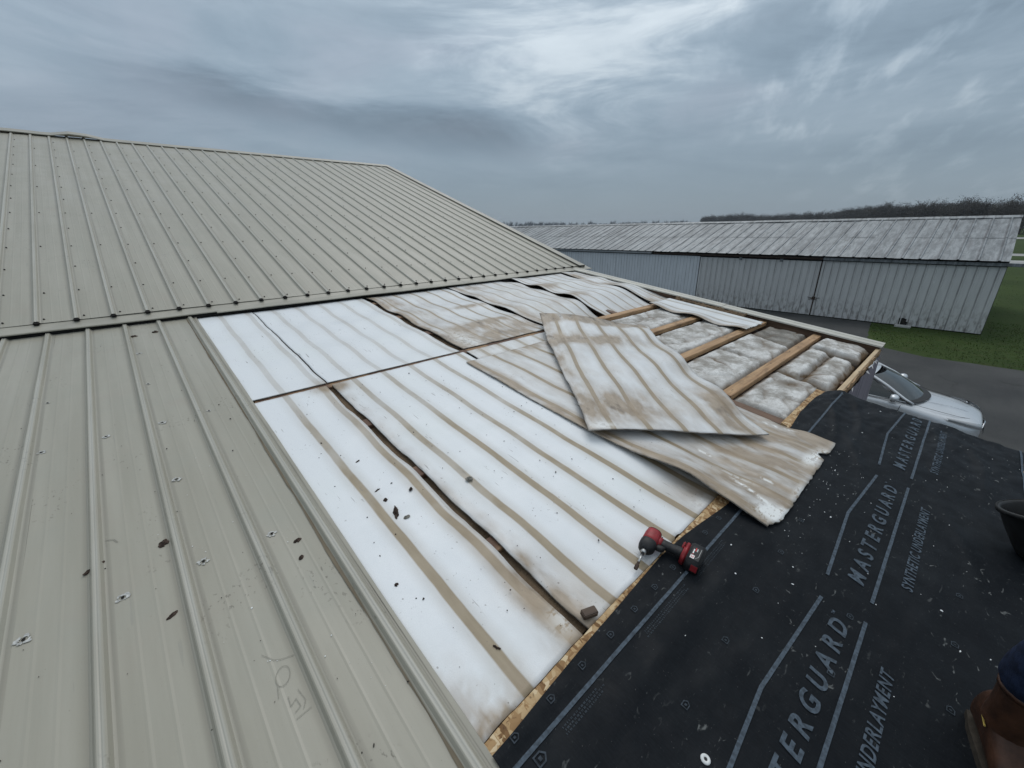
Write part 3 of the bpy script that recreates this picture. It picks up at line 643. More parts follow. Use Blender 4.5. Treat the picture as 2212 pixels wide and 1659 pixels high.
# rake trim over the far edge of the annex
PTRIM = simple('pale_trim_metal', (.50, .48, .42), .42, .4, var=.10, sc=3)
for v0, v1, d in ((2.33, 5.16, .004), (.50, 2.36, 0)):
    g = G(); n = 20
    for k in range(n + 1):
        v = v0 + (v1 - v0) * k / n; o = fn(v * .8, 6) * .006; w0 = 6.13 + .02 * sst(2, 5, v)
        g.v += [(w0 + o, v, .030 + d), (w0 + .004 + o, v, .046 + d), (w0 + .10 + o, v, .048 + d), (w0 + .11 + o, v, .056 + d), (w0 + .205 + o, v, .052 + d), (w0 + .21 + o, v, -.07)]
        if k:
            b = 6 * (k - 1)
            for j in range(5): g.f.append((b + j, b + j + 1, b + 7 + j, b + 6 + j)); g.m.append(0)
    g.build('rake_trim', PTRIM, lean, MLOW)
G().box(6.17, 6.21, .52, 5.04, -.16, .028).build('rake_board', WOODD, lean, MLOW, bevel=.003)

# ------------------------------------------------------------------ foam boards
def board(name, label, u0, u1, v0, v1, hf, marks, M=None, L=None, Rr=None, T=None, B=None, th=.007, step=.02, uoff=0.0, sw=1.0):
    nu = int((u1 - u0) / step) + 1; nv = int((v1 - v0) / step) + 1; P_ = np.zeros((nu, nv, 3)); UV = np.zeros((nu, nv, 2)); MK = np.zeros((nu, nv, 4))
    for i in range(nu):
        a = i / (nu - 1); uu = u0 + (u1 - u0) * a
        b0 = B(uu) if B else v0; t0 = T(uu) if T else v1
        for j in range(nv):
            c = j / (nv - 1); v = b0 + (t0 - b0) * c; l = L(v) if L else u0; r_ = Rr(v) if Rr else u1; u = l + (r_ - l) * a
            P_[i, j] = (u, v, hf(u, v)); UV[i, j] = (u + uoff, v); MK[i, j] = (*marks(u, v), sw)
    MK = np.clip(MK, 0, 1.5)
    n = nu * nv; top = P_.reshape(-1, 3); bot = top - np.array([0, 0, th]); F = grid_faces(nu, nv); f = [tuple(q) for q in F.tolist()] + [tuple(x + n for x in q[::-1]) for q in F.tolist()]; mi = [0] * (2 * len(F))
    ring = [i * nv for i in range(nu)] + [(nu - 1) * nv + j for j in range(1, nv)] + [i * nv + nv - 1 for i in range(nu - 2, -1, -1)] + [j for j in range(nv - 2, 0, -1)]
    for a, b in zip(ring, ring[1:] + ring[:1]): f.append((b, a, a + n, b + n)); mi.append(1)
    ctr = Vector(((u0 + u1) / 2, (v0 + v1) / 2, 0)); vv = np.concatenate([top, bot]) - np.array(ctr)
    me = mesh(name, vv, f, [FOAM, FOAM_EDGE], mi, False)
    uvl = me.uv_layers.new(name='UVMap'); li = np.zeros(len(me.loops), dtype=np.int32); me.loops.foreach_get('vertex_index', li)
    uv2 = np.concatenate([UV.reshape(-1, 2)] * 2); uvl.data.foreach_set('uv', uv2[li].astype(np.float32).ravel())
    at = me.attributes.new('marks', 'FLOAT_COLOR', 'POINT'); at.data.foreach_set('color', np.concatenate([MK.reshape(-1, 4)] * 2).astype(np.float32).ravel())
    sm = np.zeros(len(me.polygons), dtype=bool); sm[:2 * len(F)] = True; me.polygons.foreach_set('use_smooth', sm)
    o = ob(name, me, None, (M or MLOW) @ Matrix.Translation(ctr)); return tag(o, label, 'foam board', 'white insulation boards on the stripped roof')
UO = .2365 * .5 - .36                      # brings the stripes onto the rib lines
def ed(s, a=.004, f=9): return lambda t: a * fn(t * f, s) + a * .6 * fn(t * f * 4, s + 3)
def g2(u, v, cu_, cv, su, sv): return math.exp(-((u - cu_) / su) ** 2 - ((v - cv) / sv) ** 2)
def sag(v): return math.sin(math.pi * (v - 1.13) / .615) ** 2        # 0 on a purlin, 1 in mid bay
def eL1(v): return .874 - .004 * math.sin(v * 3) + .004 * fn(v * 7, 2)
def eL2(v): return .910 + .006 * fn(v * 5, 5)
lowtop = lambda s: (lambda u: 2.968 + .003 * fn(u * 8, s) + .004 * fn(u * 31, s))
# lower row
def mkL1(u, v):
    end = sst(1.15, .66, v); st = .62 + .40 * sst(2.9, 1.0, v) + .25 * end; nearcr = sst(.72, .875, u)
    br = .25 * nearcr + .55 * nearcr * sst(1.7, .7, v) + .5 * end * sst(.62, .88, u) + .5 * g2(u, v, .43, .66, .10, .14) * (1 + fn(u * 20, v * 20)) + .95 * g2(u, v, .86, 2.94, .10, .06) + .9 * g2(u, v, .50, .62, .16, .07) * max(0, .5 + 1.3 * fn(u * 16, v * 16))
    return st, br, .6 * g2(u, v, .86, .70, .05, .05)
board('foam_board', 'long white foam board between the tan sheets and the wavy crack', .398, .88, .628, 2.97,
      lambda u, v: .003 - .020 * sag(v) * sst(.62, .88, u) * sst(.7, 1.0, v) + .002 * fn(u * 2, v * 2), mkL1, Rr=eL1, T=lowtop(1), uoff=UO, B=lambda u: osb_top(u) + .003 + .002 * fn(u * 12, 4))
def mkL2(u, v):
    end = sst(1.1, .64, v); st = .62 + .42 * sst(2.8, .9, v) + .18 * end; cr = sst(1.05, .905, u)
    br = cr * (.45 + .55 * sst(1.5, .8, v)) * (.6 + .8 * abs(fn(u * 5, v * 5))) + .28 * end * sst(1.3, .95, u) + .7 * g2(u, v, 1.95, .68, .18, .22) + .8 * g2(u, v, .93, 2.93, .09, .07)
    return st, br, .5 * g2(u, v, 1.9, .66, .06, .04)
board('foam_board', 'broad white striped foam board between the wavy crack and the red driver', .906, 2.10, .630, 2.97,
      lambda u, v: .003 - .012 * sag(v) * sst(1.2, .906, u) + .003 * fn(u * 1.6, v * 1.8) - .010 * sag(v) * .4, mkL2, L=eL2, T=lowtop(7), Rr=lambda v: 2.085 + .006 * fn(v * 6, 3), uoff=UO, B=lambda u: osb_top(u) + .003 + .002 * fn(u * 19, 8) + .008 * (fn(u * 4, 1) > .3))
board('foam_board', 'torn dirty foam board under the seam, mostly covered by loose boards', 2.118, 3.31, 2.30, 2.965,
      lambda u, v: .003 - .012 * sag(v), lambda u, v: (.85, .30 + .4 * sst(2.8, 2.3, u) * sst(2.85, 2.75, v) + .3 * g2(u, v, 2.2, 2.95, .2, .06), .1), T=lowtop(13), uoff=UO, L=lambda v: 2.118 + .004 * fn(v * 9, 2))
# upper row
uptop = lambda u: 5.10
def hU(u, v, k=1.0): return .003 - .012 * sag(v) * k + .004 * fn(u * 1.5, v * 1.5)
board('foam_board', 'narrow clean foam board in the corner beside the tan sheets and high eave', .398, .885, 3.012, 5.055, lambda u, v: hU(u, v), lambda u, v: (.36, .55 * g2(u, v, .88, 3.02, .08, .10), 0), uoff=UO, Rr=lambda v: .884 + .004 * fn(v * 6, 1))
board('foam_board', 'clean white foam board with faint stripes, second from the tan sheets above the seam', .905, 2.085, 3.012, 5.055, lambda u, v: hU(u, v) + .004 * math.sin(v * 2.2) * math.sin(u * 2.5), lambda u, v: (.34, .25 * sst(1.98, 2.08, u) * (.5 + abs(fn(u * 6, v * 6))), 0), uoff=UO, Rr=lambda v: 2.075 + .007 * fn(v * 4, 5), L=lambda v: .893 + .004 * fn(v * 6, 1))
def mkU3(u, v):
    b = .20 + 1.15 * sst(3.66, 3.15, v) * max(0, .55 + .9 * fn(u * 3, v * 3)) + .95 * g2(u, v, 2.72, 3.52, .34, .11) + .6 * g2(u, v, 2.14, v, .06, 9) + .95 * g2(u, v, 3.05, 4.15, .30, .055) + 1.0 * g2(u, v, 3.0, 3.58, .28, .05) + .45 * max(0, fn(u * 11, v * .8)) + .30 * sst(2.7, 2.2, u)
    return 1.0, b, .7 * g2(u, v, 2.3, 3.2, .1, .3)
board('foam_board', 'rust brown stained foam board above the seam, left of the askew board', 2.13, 3.31, 3.03, 5.055,
      lambda u, v: .004 - .014 * sag(v) + .012 * sst(2.4, 2.13, u) * math.sin(v * 4.2) ** 2 + .004 * fn(u * 3, v * 2), mkU3, uoff=UO, sw=.6, L=lambda v: 2.13 + .012 * fn(v * 3, 2), B=lambda u: 3.032 + .012 * fn(u * 4, 4))
def fall(u, v, k): return -k * sst(3.72, 3.10, v) ** 1.2 + .028 * math.exp(-((v - 3.80) / .22) ** 2) + .02 * math.exp(-((v - 4.42) / .15) ** 2)
board('foam_board', 'dirty white foam board curling down right behind the top of the askew board', 3.335, 4.53, 3.06, 5.055,
      lambda u, v: .004 + fall(u, v, .12 * sst(3.5, 4.3, u)) - .03 * sst(4.25, 4.53, u) * math.sin((v - 3.6) * 5.2) ** 2, lambda u, v: (.85, .34 + .60 * sst(3.5, 3.1, v) * .6 + .5 * g2(u, v, 3.42, 3.9, .12, .9) + .5 * g2(u, v, 3.6, 4.85, .2, .1) + .25 * g2(u, v, 4.0, 3.7, .3, .1), .05), uoff=UO, sw=.55)
board('foam_board', 'smudged white foam board bending down between two black cracks near the far corner', 4.545, 5.75, 3.06, 5.055,
      lambda u, v: .012 + fall(u, v, .11) + .022 * sst(4.85, 4.55, u) * math.sin((v - 3.5) * 5.2) ** 2 + .012 * math.sin(v * 5) * sst(5.3, 5.75, u), lambda u, v: (.9, .28 + 1.1 * g2(u, v, 4.72, 4.45, .24, .15) + .9 * g2(u, v, 4.75, 3.85, .22, .12) + .35 * sst(3.4, 3.1, v) + .7 * g2(u, v, 5.7, 4.3, .12, .2), 0), uoff=UO, sw=.5)
board('foam_board', 'farthest white foam board tucked along the rake trim with brown hollows', 5.765, 6.17, 3.10, 5.05,
      lambda u, v: .016 + .02 * math.sin(v * 5.2 + .6) * sst(6.1, 5.77, u) + fall(u, v, .05), lambda u, v: (.95, .28 + 1.1 * g2(u, v, 5.85, 4.72, .14, .16) + .95 * g2(u, v, 5.85, 4.05, .14, .16) + .6 * sst(3.5, 3.15, v), 0), uoff=UO, sw=.5)
board('foam_board', 'narrow white foam strip lying over the bare purlins beside the rake', 5.36, 5.93, 1.68, 3.02,
      lambda u, v: .014 + .022 * math.cos((v - 1.757) / .615 * 2 * math.pi) * sst(5.75, 5.36, u) + .016 * sst(5.55, 5.9, u), lambda u, v: (.55, .15 + .85 * sst(5.52, 5.38, u) + .5 * sst(1.85, 1.70, v) * sst(5.7, 5.5, u), .5 * sst(1.80, 1.70, v)), uoff=UO,
      B=lambda u: 1.70 + .03 * fn(u * 9, 3) + .018 * fn(u * 40, 2))
# loose board that slid down over the underlayment
def hS2(u, v):
    h = .018 + .004 * fn(u * 2, v * 2) - .006 * sag(v) + .075 * math.exp(-((v - .80) / .26) ** 2) * sst(2.35, 1.95, u) + .012 * sst(.66, .5, v) + .012 * math.exp(-((v - 1.35) / .2) ** 2) * sst(2.2, 1.95, u)
    return h
def mkS2(u, v):
    lowr = sst(1.15, .45, v)
    b = .24 + .42 * lowr + .95 * sst(2.75, 3.15, u) * sst(1.2, .7, v) * .8 + .55 * sst(2.10, 1.96, u) + .8 * g2(u, v, 2.10, .60, .08, .25) + .5 * g2(u, v, 2.43, .5, .05, .5) + .35 * sst(2.35, 2.6, u) * lowr + .5 * g2(u, v, 2.7, 2.72, .3, .12)
    a = (u - 2.05) * .6 + (v - .42) * .8
    ch = 1.4 * g2(u, v, 2.07, .38, .06, .07) + 1.2 * (math.exp(-((a - .0) / .018) ** 2) * sst(2.0, 2.1, u) * sst(2.35, 2.2, u)) + .9 * g2(u, v, 2.40, .345, .10, .02) + 1.1 * g2(u, v, 2.80, .40, .09, .03) + .8 * g2(u, v, 2.95, .36, .07, .04) + .7 * g2(u, v, 2.24, .62, .012, .10) + .5 * g2(u, v, 3.15, .33, .1, .02)
    ch += 1.3 * math.exp(-((u - (2.135 + .30 * (v - .42))) / .010) ** 2) * sst(.34, .40, v) * sst(.66, .58, v) + 1.1 * math.exp(-((v - (.37 + .10 * (u - 2.80))) / .007) ** 2) * sst(2.70, 2.74, u) * sst(2.95, 2.88, u) + 1.0 * math.exp(-((u - 2.345) / .006) ** 2) * (fn(v * 9, 2) > .15) * sst(1.0, .9, v) + 1.0 * math.exp(-((u - 3.10 + .12 * (v - .6)) / .006) ** 2) * sst(.52, .58, v) * sst(.82, .72, v)
    return 1.15, min(b * 1.3, .95), ch
def s2b(u):
    t = .338 + .007 * fn(u * 7, 3) + .006 * fn(u * 33, 5)
    if 2.87 < u < 2.98: t += .052 * (1 - abs(u - 2.925) / .055)
    if u < 2.06: t += .03 * sst(2.06, 1.97, u) + .01 * fn(u * 60, 2)
    return t
board('foam_board', 'loose brown foam board sliding onto the black underlayment, chipped at its end', 1.955, 3.175, .335, 2.755, hS2, mkS2, uoff=UO, sw=.85, B=s2b,
      L=lambda v: 1.955 + .005 * fn(v * 8, 3) + .008 * math.sin(v * 2.6), Rr=lambda v: 3.172 - .03 * math.exp(-((v - .62) / .10) ** 2) + .005 * fn(v * 9, 5), T=lambda u: 2.757 + .01 * fn(u * 4, 4) + .006 * fn(u * 25, 6))
# loose lifted board lying askew on top of everything
A_ = Vector((.616, .788, 0)).normalized(); C_ = Vector((A_.y, -A_.x, 0))
MT = MLOW @ Matrix(((C_.x, A_.x, 0, 1.888), (C_.y, A_.y, 0, 1.392), (0, 0, 1, 0), (0, 0, 0, 1)))
def hS1(a, b):
    p = (1.888 + C_.x * a + A_.x * b, 1.392 + C_.y * a + A_.y * b)
    wv = math.cos((p[1] - 1.13) / .615 * 2 * math.pi)
    h = .060 + .006 * wv + .013 * wv * sst(.75, 1.2, a) + .011 * math.sin(b * 5.2 + .8) * sst(.5, 0, a)
    h += .055 * sst(1.55, 2.34, b) * sst(1.15, .1, a) + .02 * sst(.25, 0, b) * math.sin(a * 2.6) + .01 * fn(a * 2, b * 2) - .020 * sst(1.9, 2.36, b) * sst(.7, 1.2, a)
    return h
def mkS1(a, b):
    br = .27 + 1.15 * sst(2.08, 2.20, b + .05 * fn(a * 4, 1)) + 1.15 * math.exp(-((b - 1.66 - .05 * a + .06 * fn(a * 3, 2)) / .13) ** 2) * sst(1.3, .5, a) + .8 * sst(.17, .02, a) * (.6 + .6 * fn(b * 3, 3)) + .75 * g2(a, b, .25, .33, .22, .22) + .85 * g2(a, b, 1.05, .32, .16, .28) * 1.1 + .45 * g2(a, b, .45, .3, .3, .25) + .3 * g2(a, b, 1.15, 1.0, .06, .5)
    return 1.25, br * (.95 + .25 * fn(a * 6, b * 6)), .8 * g2(a, b, .10, .05, .08, .04)
board('foam_board', 'loose wavy foam board lying askew on top of the others with brown bands across it', 0, 1.215, 0, 2.36, hS1, mkS1, M=MT, sw=.85, uoff=.2365 * .5 - .155,
      L=lambda b: .010 * math.sin(b * 3.1) + .006 * fn(b * 7, 2), Rr=lambda b: 1.205 + .008 * fn(b * 5, 1), B=lambda a: .004 * fn(a * 20, 5) - .012 * math.sin(a * 2.6), T=lambda a: 2.36 + .02 * fn(a * 3, 6))

# ------------------------------------------------------------------ insulation batts in the open bays
def batt(x0, x1, v0, v1, base, puff, sd, m, label, st=.016, slantl=0, slantr=0):
    nu = int((x1 - x0) / st) + 2; nv = int((v1 - v0) / st) + 2; V = np.zeros((nu, nv, 3)); MK = np.zeros((nu, nv, 4)); 
    for i in range(nu):
        for j in range(nv):
            a = i / (nu - 1); c = j / (nv - 1); v = v0 + (v1 - v0) * c; xl = x0 + slantl * (c - .5) + .03 * fn(v * 6, sd); xr = x1 + slantr * (c - .5) + .03 * fn(v * 6, sd + 4); x = xl + (xr - xl) * a
            e = min(a * (x1 - x0), (1 - a) * (x1 - x0), c * (v1 - v0), (1 - c) * (v1 - v0)); ee = sst(0, .06, e)
            rid = 1 - abs(fn(x * 2.0 + sd, v * 3.0, sd, 2)) * 2.4
            h = base + .012 + (puff - .022) * ee + .011 * fn(x * 1.8, v * 2.6, sd) * ee - .016 * max(0, rid) ** 6 * ee + .0028 * fn(x * 8, v * 13, sd) + .0022 * fn(x * 26, v * 44, sd) + .0012 * fn(x * 60, v * 95, sd + 2) - .034 * (1 - ee)
            V[i, j] = (x, v + .012 * fn(x * 6, sd + 8) * (1 - ee), h); MK[i, j] = (0, max(0, max(0, rid) ** 5 * .75 * (.6 + fn(x * 3, v * 3, 2)) + .8 * (1 - ee)), 0, 1)
    ctr = np.array([(x0 + x1) / 2, (v0 + v1) / 2, -.1]); n = nu * nv
    top = V.reshape(-1, 3); bot = top.copy(); bot[:, 2] = -.155
    F = grid_faces(nu, nv).tolist(); f = F + [[q + n for q in x[::-1]] for x in F]
    ring = [i * nv for i in range(nu)] + [(nu - 1) * nv + j for j in range(1, nv)] + [i * nv + nv - 1 for i in range(nu - 2, -1, -1)] + [j for j in range(nv - 2, 0, -1)]
    f += [[b, a, a + n, b + n] for a, b in zip(ring, ring[1:] + ring[:1])]
    me = mesh('insulation_batt', np.concatenate([top, bot]) - ctr, f, m, None, True)
    at = me.attributes.new('marks', 'FLOAT_COLOR', 'POINT'); at.data.foreach_set('color', np.concatenate([MK.reshape(-1, 4)] * 2).astype(np.float32).ravel())
    return tag(ob('insulation_batt', me, None, MLOW @ Matrix.Translation(ctr)), label, 'insulation', 'fibreglass insulation between the bare purlins')
batt(3.37, 4.36, .645, 1.078, -.040, .034, 1.0, BATT, 'large white fibreglass batt in the front bay, against the strand board', slantr=.12)
batt(4.38, 5.42, .590, .835, -.038, .040, 2.0, BATT, 'rounded white fibreglass pillow behind the fascia board', slantl=.08, slantr=.1)
batt(4.42, 5.56, .840, 1.080, -.042, .036, 3.0, BATT, 'stained fibreglass batt under the nearest bare purlin in the front bay', slantl=.1, slantr=.1)
batt(5.58, 6.15, .590, 1.078, -.036, .044, 4.0, BATT, 'plump fibreglass batt in the far corner of the front bay', slantl=-.1)
batt(3.50, 4.55, 1.18, 1.708, -.044, .034, 5.0, BATT, 'flat white fibreglass batt in the second bay beside the lifted board')
batt(4.56, 5.42, 1.18, 1.708, -.046, .036, 6.0, BATT, 'creased white fibreglass batt in the middle of the second bay', slantr=.15)
batt(5.42, 6.15, 1.20, 1.70, -.070, .045, 7.0, BATTG, 'grey sooty fibreglass batt folded up against the rake in the second bay', slantl=.15)
batt(3.80, 6.15, 1.81, 2.315, -.050, .036, 8.0, BATT, 'long white fibreglass batt in the third bay beneath the foam strip')
batt(3.60, 6.15, 2.41, 2.945, -.050, .034, 9.0, BATT, 'pale smooth fibreglass batt in the fourth bay, behind the lifted board')
# crumpled pink scrap along the rake
nu, nv = 110, 12; V = np.zeros((nu, nv, 3)); 
for i in range(nu):
    for j in range(nv):
        v = 1.95 + 1.02 * i / (nu - 1); a = j / (nv - 1) - .5; x = 6.04 + a * (.14 + .06 * fn(v * 5, 2)) ; V[i, j] = (x + .02 * fn(v * 12, a * 9), v + .015 * fn(v * 20, a * 7, 3), .010 + (.03 + .028 * fn(v * 7, a * 4, 5)) * math.cos(a * 3.0) + .018 * fn(v * 22, a * 12, 1))
me = mesh('insulation_scrap', V.reshape(-1, 3) - np.array([6.04, 2.45, 0]), grid_faces(nu, nv), PINK, None, True); me.attributes.new('marks', 'FLOAT_COLOR', 'POINT')
tag(ob('insulation_scrap', me, None, MLOW @ Matrix.Translation((6.04, 2.45, 0))), 'crumpled pinkish torn insulation stuffed along the rake beyond the foam strip', 'insulation')

# ------------------------------------------------------------------ black underlayment with its print
def uh(x, v):
    h = .0125 + .0035 * fn(x * 1.3, v * 2.4, 1) + .0022 * fn(x * 5, v * 9, 2) + .0010 * fn(x * 16, v * 26, 3)
    h += .010 * math.exp(-((v - .37 - .03 * math.sin(x * 1.7)) / .045) ** 2) * sst(.45, .9, x) * sst(2.2, 1.5, x)
    far = sst(2.9, 3.9, x); h += far * (.018 * abs(fn(x * 2.0 + v * 1.6, v * 3.6, 5)) + .010 * fn(x * 3 + v * 5, v * 8, 7)) + .018 * far * math.exp(-((v - .52) / .10) ** 2)
    for a_, b_, c_, w_, k_ in ((3.55, .42, .55, .026, .013), (3.75, .30, .40, .024, .011), (3.15, .22, .7, .028, .007), (3.9, -.12, .3, .028, .009), (3.6, -.35, .22, .028, .010), (2.6, -.30, .5, .030, .006), (1.2, .22, -.5, .03, .004), (1.9, -.2, -.35, .03, .004)):
        dx_, dv_ = x - a_, v - b_; q_ = dv_ - c_ * dx_ * .45 - .25 * dx_ * dx_; h += k_ * math.exp(-(q_ / w_) ** 2) * math.exp(-(dx_ / .42) ** 2)
    h += .006 * math.exp(-((v - .545) / .02) ** 2) * sst(.9, .45, x)
    d = sst(4.22, 4.36, x); h -= d * .05 + .14 * sst(4.27, 4.40, x)
    return h
def utop(x):
    t = float(np.interp(x, [.4, .47, .63, .85, 1.08, 1.4, 1.6, 1.75, 2.0, 2.3, 3.2, 3.5, 3.9, 4.05], [.560, .562, .574, .587, .597, .613, .606, .590, .562, .60, .606, .63, .624, .612])) + .0015 * fn(x * 3, 1)
    return t - .30 * sst(4.00, 4.42, x) ** 2
nx, nv = 360, 130; V = np.zeros((nx, nv, 3)); xs = np.linspace(.408, 4.42, nx)
for i, x in enumerate(xs):
    t = utop(x); xo = 0
    for j in range(nv):
        v = -.63 + (t + .63) * j / (nv - 1); xe = x - .10 * sst(4.0, 4.42, x) * sst(.5, .2, v) * 0 - sst(4.2, 4.42, x) * (.05 + .04 * fn(v * 4, 9)); V[i, j] = (xe if x > .6 else x - .02 * 0, v, uh(x, v))
me = mesh('underlayment_sheet', V.reshape(-1, 3) - np.array([2.3, 0, 0]), grid_faces(nx, nv), UNDER, None, True)
und = tag(ob('underlayment_sheet', me, None, MLOW @ Matrix.Translation((2.3, 0, 0))), 'black synthetic roofing underlayment printed with grey lettering, unrolled along the eave', 'underlayment')
def drape(bm, name, lift=.0030, grid=.014):
    xs_ = [v.co.x for v in bm.verts]; ys_ = [v.co.y for v in bm.verts]
    for k in np.arange(math.floor(min(xs_) / grid) * grid, max(xs_), grid): bmesh.ops.bisect_plane(bm, geom=bm.verts[:] + bm.edges[:] + bm.faces[:], plane_co=(k, 0, 0), plane_no=(1, 0, 0))
    for k in np.arange(math.floor(min(ys_) / grid) * grid, max(ys_), grid): bmesh.ops.bisect_plane(bm, geom=bm.verts[:] + bm.edges[:] + bm.faces[:], plane_co=(0, k, 0), plane_no=(0, 1, 0))
    for v in bm.verts: v.co.z = uh(v.co.x, v.co.y) + lift
    bmesh.ops.translate(bm, verts=bm.verts[:], vec=(-2.3, 0, 0))
    me = bpy.data.meshes.new(name); bm.to_mesh(me); bm.free(); me.materials.append(PRINT); return ob(name, me, und, None)
FAINT = simple('faint_grey_print', (.034, .044, .055), .65, .2, var=.4, sc=70)
def poly_part(name, polys):
    bm = bmesh.new()
    for p in polys: bm.faces.new([bm.verts.new((x, y, 0)) for x, y in p])
    o = drape(bm, name)
    if name == 'nail_mark': o.data.materials[0] = FAINT
    return o
def ribbon(pts, wdt):
    L_, R_ = [], []
    for i, p in enumerate(pts):
        a = Vector(pts[max(0, i - 1)]); b = Vector(pts[min(len(pts) - 1, i + 1)]); d = (b - a).normalized(); n = Vector((-d.y, d.x)); p = Vector(p)
        L_.append(p + n * wdt / 2); R_.append(p - n * wdt / 2)
    return [[tuple(L_[i]), tuple(R_[i]), tuple(R_[i + 1]), tuple(L_[i + 1])] for i in range(len(pts) - 1)]
def text_mesh(txt, bold, shear, space):
    c = bpy.data.curves.new('t', 'FONT'); c.body = txt; c.offset = bold; c.shear = shear; c.space_character = space; c.resolution_u = 4
    o = bpy.data.objects.new('t', c); COL.objects.link(o); bpy.context.view_layer.update()
    m = bpy.data.meshes.new_from_object(o.evaluated_get(bpy.context.evaluated_depsgraph_get())); bpy.data.objects.remove(o); bpy.data.curves.remove(c); return m
def lettering(name, txt, x0, x1, y0, y1, bold=.018, shear=.22, space=1.2, grid=.018):
    m = text_mesh(txt, bold, shear, space); bm = bmesh.new(); bm.from_mesh(m); bpy.data.meshes.remove(m)
    xs_ = [v.co.x for v in bm.verts]; ys_ = [v.co.y for v in bm.verts]; a, b, c, d = min(xs_), max(xs_), min(ys_), max(ys_)
    for v in bm.verts: v.co = ((v.co.x - a) / (b - a) * (x1 - x0) + x0, (v.co.y - c) / (d - c) * (y1 - y0) + y0, 0)
    seen = set(); bm.verts.index_update(); bm.verts.ensure_lookup_table()
    for v0 in list(bm.verts):
        if v0.index in seen: continue
        st_ = [v0]; isl = set()
        while st_:
            q = st_.pop()
            if q.index in isl: continue
            isl.add(q.index); st_ += [e.other_vert(q) for e in q.link_edges]
        seen |= isl
        b2 = bmesh.new(); mp = {k: b2.verts.new(bm.verts[k].co) for k in sorted(isl)}
        for f in bm.faces:
            if f.verts[0].index in isl: b2.faces.new([mp[q.index] for q in f.verts])
        if max(v.co.x for v in b2.verts) < .45: b2.free(); continue
        drape(b2, name, grid=grid)
    bm.free()
PER = 1.2535
poly_part('printed_line', ribbon([(.42, .499), (2.0, .500), (4.18, .500)], .0125))
poly_part('printed_line', ribbon([(3.0, -.525), (4.24, -.525)], .012))
for k in range(-1, 3):
    o = PER * k
    def cl(pts): 
        return [(max(p[0] + o, .45), p[1]) for p in pts]
    a0 = .612 + o
    if a0 + 1.1 > .5:
        poly_part('printed_line', ribbon(cl([(.630, .102), (1.178, .131), (1.735, .090)]) if k >= 0 else [(.45, .094), (.481, .090)], .0125) if k >= 0 else ribbon([(.425, .094), (.481, .090)], .0125))
        poly_part('printed_line', ribbon(cl([(.612, -.054), (1.741, -.054)]) if k >= 0 else [(.425, -.054), (.487, -.054)], .0125))
    if k >= 0:
        lettering('large_letter', 'MASTERGUARD', .685 + o, 1.668 + o, -.016, .044, .03, .20, 1.75)
        lettering('trademark_sign', 'TM', 1.680 + o, 1.700 + o, .036, .046, .01, .2, 1.0)
        lettering('small_letter', 'SYNTHETIC UNDERLAYMENT', .810 + o, 1.576 + o, -.160, -.122, .022, .20, 1.15)
def icon(x, y, s=.012):
    out = [(-1, -.9), (.55, -.9), (1.3, 0), (.55, .9), (-1, .9)]; q = []
    for i in range(5):
        a, b = out[i], out[(i + 1) % 5]; q.append([(x + a[0] * s, y + a[1] * s), (x + b[0] * s, y + b[1] * s), (x + b[0] * s * .72, y + b[1] * s * .72), (x + a[0] * s * .72, y + a[1] * s * .72)])
    q.append([(x - .32 * s, y - .3 * s), (x + .28 * s, y - .3 * s), (x + .28 * s, y + .3 * s), (x - .32 * s, y + .3 * s)]); return q
for x in [.482, .632, .783, .941, 1.093, 1.239, 1.386, 1.539, 1.692, 1.845]: poly_part('nail_mark', icon(x, .549))
for x, y in [(1.554, .276), (1.247, .272), (.939, .269), (.632, .27), (1.86, .275), (2.17, .275), (1.722, -.008), (1.413, -.011), (1.583, -.298), (1.897, -.294), (2.21, -.295), (1.27, -.295), (.78, -.010)]: poly_part('nail_mark', icon(x, y))
poly_part('nail_mark', icon(.505, .470, .017))
# rows of tiny print too small to read: broken dashes
r_ = random.Random(3)
for x0, x1 in ((.60, .80), (1.03, 1.36), (1.42, 1.72), (2.05, 2.25)):
    q = []
    for y in (.477, .468, .459):
        x = x0 + r_.uniform(0, .02)
        while x < x1 - r_.uniform(0, .04):
            L = r_.uniform(.004, .012); n = max(1, int(L / .004))
            for k in range(n): q.append([(x + k * .004, y - .0026), (x + k * .004 + .0027, y - .0026), (x + k * .004 + .0027, y + .0026), (x + k * .004, y + .0026)])
            x += n * .004 + .004
    bm = bmesh.new()
    for p in q: bm.faces.new([bm.verts.new((a, b, uh(a, b) + .0012)) for a, b in p])
    bmesh.ops.translate(bm, verts=bm.verts[:], vec=(-2.3, 0, 0)); me = bpy.data.meshes.new('small_print'); bm.to_mesh(me); bm.free(); me.materials.append(FAINT); tag(ob('small_print', me, und), kind='stuff')

